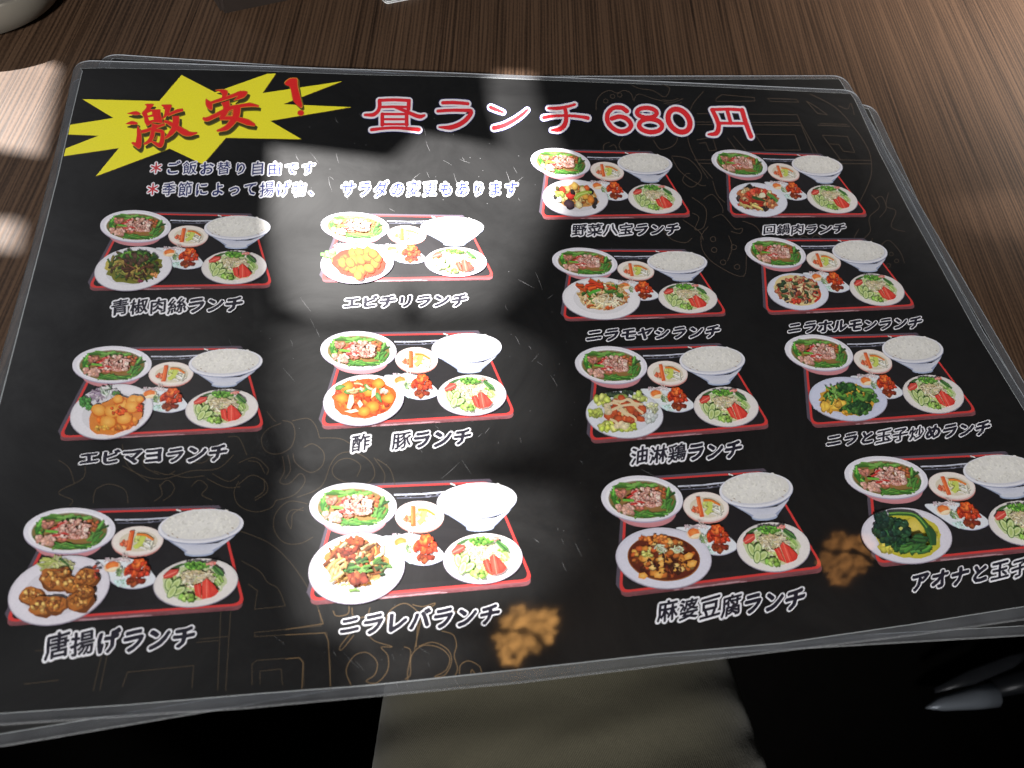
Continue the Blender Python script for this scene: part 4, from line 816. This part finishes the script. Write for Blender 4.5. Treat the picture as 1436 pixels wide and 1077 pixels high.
# ------------------------------------------------------------------ person in the seat, chair base on the floor
def skin(name, verts, edges, radii, mat, sub=2, root=0):
    me = bpy.data.meshes.new(name); me.from_pydata(verts, edges, [])
    o = link(name, me)
    md = o.modifiers.new('skin', 'SKIN'); md.use_smooth_shade = True
    sv = me.skin_vertices[0].data
    for i, r in enumerate(radii): sv[i].radius = r if isinstance(r, tuple) else (r, r)
    sv[root].use_root = True
    ss = o.modifiers.new('subdivision', 'SUBSURF'); ss.levels = sub; ss.render_levels = sub
    dg = bpy.context.evaluated_depsgraph_get(); dg.update()
    m2 = bpy.data.meshes.new_from_object(o.evaluated_get(dg))
    o.modifiers.clear(); o.data = m2; m2.materials.clear(); m2.materials.append(mat)
    for p in m2.polygons: p.use_smooth = True
    return o
TROUSER = trouser_material()
V = [(-0.09, -0.54, -0.27), (-0.10, -0.58, -0.08), (0.02, -0.46, -0.27), (0.024, -0.30, -0.255), (0.032, -0.12, -0.232), (0.036, 0.0, -0.235), (0.03, 0.04, -0.30), (0.03, 0.05, -0.52), (0.03, 0.06, -0.68),
     (-0.20, -0.50, -0.29), (-0.34, -0.38, -0.33), (-0.46, -0.26, -0.36), (-0.56, -0.16, -0.38), (-0.58, -0.12, -0.44), (-0.58, -0.10, -0.56), (-0.58, -0.08, -0.68), (0.03, 0.13, -0.715), (-0.58, 0.0, -0.715)]
Ed = [(0, 1), (0, 2), (2, 3), (3, 4), (4, 5), (5, 6), (6, 7), (7, 8), (0, 9), (9, 10), (10, 11), (11, 12), (12, 13), (13, 14), (14, 15), (8, 16), (15, 17)]
Rd = [0.16, 0.15, 0.13, 0.152, 0.116, 0.098, 0.078, 0.068, 0.06, 0.11, 0.100, 0.090, 0.080, 0.074, 0.066, 0.06, 0.035, 0.035]
person = skin('person', V, Ed, Rd, TROUSER, 5)
for v in person.data.vertices:                                     # pulled folds of cloth across the thigh
    x, y, z = v.co
    if z > -0.30 and -0.34 < y < -0.04 and -0.12 < x < 0.20:
        u = x - 0.03
        for y0, kx, mx, w, h in ((-0.150, -2.2, 0.10, 0.006, 0.0026), (-0.163, -2.6, 0.16, 0.005, 0.0034), (-0.176, -3.0, 0.20, 0.006, 0.0036), (-0.192, -2.6, 0.10, 0.007, 0.0030), (-0.215, -2.4, 0.0, 0.008, 0.004)):
            v.co.z += 0.5 * h * math.exp(-((y - (y0 + kx * u * u + mx * u)) / w) ** 2) * (0.6 + 0.4 * math.sin(40 * u + 300 * y0))
tag(person, 'seated person in olive twill trousers, one thigh showing under the near menu edge', 'person')
foot = empty('chair_base', (0.85, -0.14, -0.74)); tag(foot, 'dark chair base with a pointed shiny foot on the floor at the lower right', 'chair')
def loft(name, secs, mat, parent, n=16):
    bm = bmesh.new(); rs_ = []
    for (x, y, z), (w, h) in secs:
        rs_.append([bm.verts.new((x, y + w * math.cos(2 * math.pi * i / n), z + h * math.sin(2 * math.pi * i / n))) for i in range(n)])
    for a, b in zip(rs_, rs_[1:]):
        for i in range(n): bm.faces.new((a[i], a[(i + 1) % n], b[(i + 1) % n], b[i]))
    bm.faces.new(rs_[0][::-1]); bm.faces.new(rs_[-1]); bmesh.ops.recalc_face_normals(bm, faces=bm.faces[:])
    me = bpy.data.meshes.new(name); bm.to_mesh(me); bm.free(); me.materials.append(mat)
    for p in me.polygons: p.use_smooth = True
    return link(name, me, parent)
ARM = simple('grey_painted_metal', (0.032, 0.034, 0.04), 0.35, metal=0.3, bump=0.1, bscale=60, var=0.3)
GREY = simple('worn_steel', (0.36, 0.40, 0.46), 0.4, metal=0.35, bump=0.1, bscale=80)
loft('toe_cap', [((-0.235, -0.006, 0.035), (0.001, 0.002)), ((-0.215, -0.004, 0.037), (0.008, 0.006)), ((-0.17, -0.003, 0.042), (0.013, 0.011)), ((-0.14, -0.002, 0.046), (0.015, 0.014))], GREY, foot)
loft('base_arm', [((-0.1385, 0.006, 0.047), (0.012, 0.013)), ((-0.08, 0.012, 0.055), (0.016, 0.016)), ((0.05, 0.02, 0.075), (0.02, 0.02)), ((0.20, 0.03, 0.10), (0.03, 0.03))], ARM, foot)
loft('cover_plate', [((-0.222, 0.012, 0.046), (0.003, 0.002)), ((-0.17, 0.022, 0.058), (0.009, 0.004)), ((-0.11, 0.034, 0.064), (0.008, 0.004)), ((-0.085, 0.04, 0.066), (0.004, 0.002))], ARM, foot)

# ------------------------------------------------------------------ what shapes the sunlight: an added unseen blind with holes cut to the sun patches
GP = SUN_TGT + SUN_DIR * 2.2
gx = SUN_DIR.cross(Vector((0, 0, 1))).normalized(); gy = SUN_DIR.cross(gx).normalized()
def to_mask(u, v):
    p = on_plane(u, v, 0.0 if (u > 110) else TZ); d = (SUN_POS - p).normalized(); t = (GP - p).dot(SUN_DIR) / d.dot(SUN_DIR); q = p + d * t - GP
    return Vector((q.dot(gx), q.dot(gy), 0))
HOLES = [  # outline in the photograph, share of the light that passes, share of it at each corner of the outline
 ([(0, 84), (45, 82), (80, 92), (68, 150), (54, 216), (-20, 205), (-45, 150), (-30, 84)], 0.58, [1] * 8),
 ([(-40, 305), (29, 310), (21, 350), (-40, 346)], 0.54, [1] * 4),
 ([(384, 206), (460, 214), (546, 224), (556, 222), (594, 188), (650, 196), (706, 206), (690, 150), (684, 112), (694, 88), (742, 90), (758, 150), (796, 222), (800, 270), (770, 340), (740, 400), (690, 440), (592, 446), (576, 410), (556, 446), (440, 446), (392, 430), (384, 380), (378, 300)], 0.95,
  [.8, 1, 1, 1, 1, 1, .95, .7, .5, .45, .45, .5, .5, .1, .0, .1, .35, .45, .3, .45, .4, .1, .2, .5]),
 ([(384, 460), (450, 452), (552, 452), (580, 452), (596, 452), (690, 446), (772, 486), (800, 560), (770, 625), (640, 660), (420, 660), (380, 560)], 0.28, [.2, .8, .8, .3, .8, .8, .3, .0, .2, .8, .8, .1]),
 ([(400, 668), (640, 668), (748, 680), (812, 690), (826, 772), (772, 848), (640, 872), (500, 896), (412, 880), (396, 760)], 0.38, [.2, .6, .5, .1, .0, .0, .3, .5, .1, .1]),
 ([(180, 446), (270, 400), (372, 392), (378, 480), (380, 640), (290, 680), (170, 650), (150, 540)], 0.012, [0, 0, .3, .5, .4, 0, 0, 0]),
 ([(490, 915), (570, 902), (660, 885), (700, 920), (600, 960), (500, 975)], 0.12, [0, .3, 0, 0, 0, 0]),
 ([(1320, 270), (1400, 250), (1480, 262), (1480, 330), (1400, 325), (1340, 305)], 0.10, [0] * 6)]
def mask_material():  # dims each hole of the added mask by its share of sun
    m = bpy.data.materials.new('mask_fade'); m.use_nodes = True; n = m.node_tree.nodes; l = m.node_tree.links
    at = n.new('ShaderNodeAttribute'); at.attribute_name = 'light_share'
    tc = n.new('ShaderNodeTexCoord'); nz = n.new('ShaderNodeTexNoise'); nz.inputs['Scale'].default_value = 34; nz.inputs['Detail'].default_value = 3; l.new(tc.outputs['Object'], nz.inputs['Vector'])
    mr = n.new('ShaderNodeMapRange'); mr.inputs['From Min'].default_value = 0.3; mr.inputs['From Max'].default_value = 0.7; mr.inputs['To Min'].default_value = 0.78; mr.inputs['To Max'].default_value = 1.1; l.new(nz.outputs['Fac'], mr.inputs['Value'])
    mu = n.new('ShaderNodeMath'); mu.operation = 'MULTIPLY'; l.new(at.outputs['Fac'], mu.inputs[0]); l.new(mr.outputs[0], mu.inputs[1])
    tr = n.new('ShaderNodeBsdfTransparent'); l.new(mu.outputs[0], tr.inputs[0]); l.new(tr.outputs[0], n['Material Output'].inputs[0]); return m
MASK_FADE = mask_material()
mask = empty('sun_mask', GP); tag(mask, 'added unseen light blind out of the picture, whose gaps let the sun patches through', 'mask')
M4 = Matrix((gx, gy, SUN_DIR)).transposed().to_4x4()
R_ = 0.36
outer = [Vector((R_ * math.cos(2 * math.pi * i / 40), R_ * math.sin(2 * math.pi * i / 40), 0)) for i in range(40)]
loops = [outer] + [[to_mask(*p) for p in h] for h, a, e in HOLES]
flatv = [v for lp in loops for v in lp]
me = bpy.data.meshes.new('mask_panel'); me.from_pydata([tuple(v) for v in flatv], [], [tuple(t) for t in tessellate_polygon(loops)])
me.materials.append(simple('mask_dark', (0.03, 0.022, 0.016), 0.8))  # opaque body of the added sun mask
o = link('mask_panel', me, mask); o.rotation_euler = M4.to_euler()
for (h, a, e), lp in zip(HOLES, loops[1:]):
    if e is None: continue
    n = len(lp); c = sum(lp, Vector()) / n
    V, F, A = [], [], []
    for k, (sc_, wt) in enumerate(((1.0, 0.0), (0.87, 0.45), (0.72, 0.85), (0.5, 1.0))):
        for i in range(n): V.append(tuple(c + (lp[i] - c) * sc_)); A.append(a * (e[i] + (1 - e[i]) * wt))
    V.append(tuple(c)); A.append(a)
    for k in range(3):
        for i in range(n): F.append((k * n + i, k * n + (i + 1) % n, (k + 1) * n + (i + 1) % n, (k + 1) * n + i))
    for i in range(n): F.append((3 * n + i, 3 * n + (i + 1) % n, 4 * n))
    me = bpy.data.meshes.new('mask_patch'); me.from_pydata(V, [], F)
    at = me.color_attributes.new('light_share', 'FLOAT_COLOR', 'POINT')
    for i, x in enumerate(A): at.data[i].color = (x, x, x, 1)
    me.materials.append(MASK_FADE)
    o = link('mask_patch', me, mask); o.rotation_euler = M4.to_euler(); o.location = SUN_DIR * 0.004

# two woven pendant lamps over the table; the gloss of the menu mirrors them
def loft_band(r, z, w):
    bm = bmesh.new(); P = [(-1.25 * r + 2.5 * r * i / 16, -0.30 * r - 0.16 * r * math.sin(i * 0.5), z) for i in range(17)]
    rows = [[bm.verts.new((x, y + dy * w * (0.6 + 0.4 * math.sin(i * 1.7)), zz + dz * w * 0.3)) for i, (x, y, zz) in enumerate(P)] for dy, dz in ((-0.5, 0), (0, -1), (0.5, 0), (0, 1))]
    for k in range(4):
        for i in range(16): bm.faces.new((rows[k][i], rows[k][i + 1], rows[(k + 1) % 4][i + 1], rows[(k + 1) % 4][i]))
    bm.faces.new([rw[0] for rw in rows]); bm.faces.new([rw[-1] for rw in rows][::-1])
    me = bpy.data.meshes.new('dark_hoop'); bm.to_mesh(me); bm.free(); me.materials.append(DARKMETAL); return me
def pendant(u, v, height, r, label, warm, power):
    p = on_plane(u, v); d = (p - CAM_LOC); d.z = -d.z; d.normalize(); c = p + d * ((height - p.z) / d.z)
    root = empty('pendant_lamp', c); tag(root, label, 'lamp', 'woven pendant lamps above the table')
    m, n, l, b = nt('woven_lamp_shade'); b.inputs['Base Color'].default_value = (0.25, 0.13, 0.05, 1)
    tc = n.new('ShaderNodeTexCoord'); nz = n.new('ShaderNodeTexNoise'); nz.inputs['Scale'].default_value = 2.6 / r; nz.inputs['Detail'].default_value = 9; nz.inputs['Roughness'].default_value = 0.75
    l.new(tc.outputs['Object'], nz.inputs['Vector']); mr = n.new('ShaderNodeMapRange'); mr.inputs['From Min'].default_value = 0.36; mr.inputs['From Max'].default_value = 0.60; mr.inputs['To Max'].default_value = power
    l.new(nz.outputs['Fac'], mr.inputs['Value']); l.new(mr.outputs[0], b.inputs['Emission Strength']); b.inputs['Emission Color'].default_value = (*warm, 1)
    sh = lathe('lamp_shade', [(r * 0.1, r * 0.5), (r * 0.5, r * 0.46), (r * 0.8, r * 0.32), (r * 0.95, r * 0.1), (r, -r * 0.1), (r * 0.85, -r * 0.3), (r * 0.5, -r * 0.42), (r * 0.2, -r * 0.46)], 40); sh.materials.append(m)
    for v in sh.vertices:
        a = math.atan2(v.co.y, v.co.x); g = 1 + 0.13 * math.sin(3 * a + 60 * r) + 0.10 * math.sin(5 * a + 1.3) + 0.06 * math.sin(11 * a) + 0.05 * math.sin(17 * a + 2) + 0.06 * math.sin(23 * a + 1) + 0.04 * math.sin(31 * a); v.co.x *= g; v.co.y *= g
    o = link('lamp_shade', sh, root); o.rotation_euler = (0.15, 0.2, 0.5); o.scale = (1.15, 0.82, 1)
    hoop = loft_band(r, -r * 0.62, 0.34 * r); link('dark_hoop', hoop, root).rotation_euler = (0.15, 0.2, -0.5)
    cd = lathe('cord', [(0.003, 0.4 * r), (0.003, 0.9)], 8); cd.materials.append(DARKMETAL); link('cord', cd, root)
pendant(735, 889, 1.15, 0.051, 'warm woven pendant lamp mirrored in the front edge of the menu', (1.0, 0.49, 0.14), 8.5)
pendant(1185, 780, 0.90, 0.043, 'dimmer brown woven pendant lamp mirrored beside the greens dish', (1.0, 0.43, 0.12), 3.2)
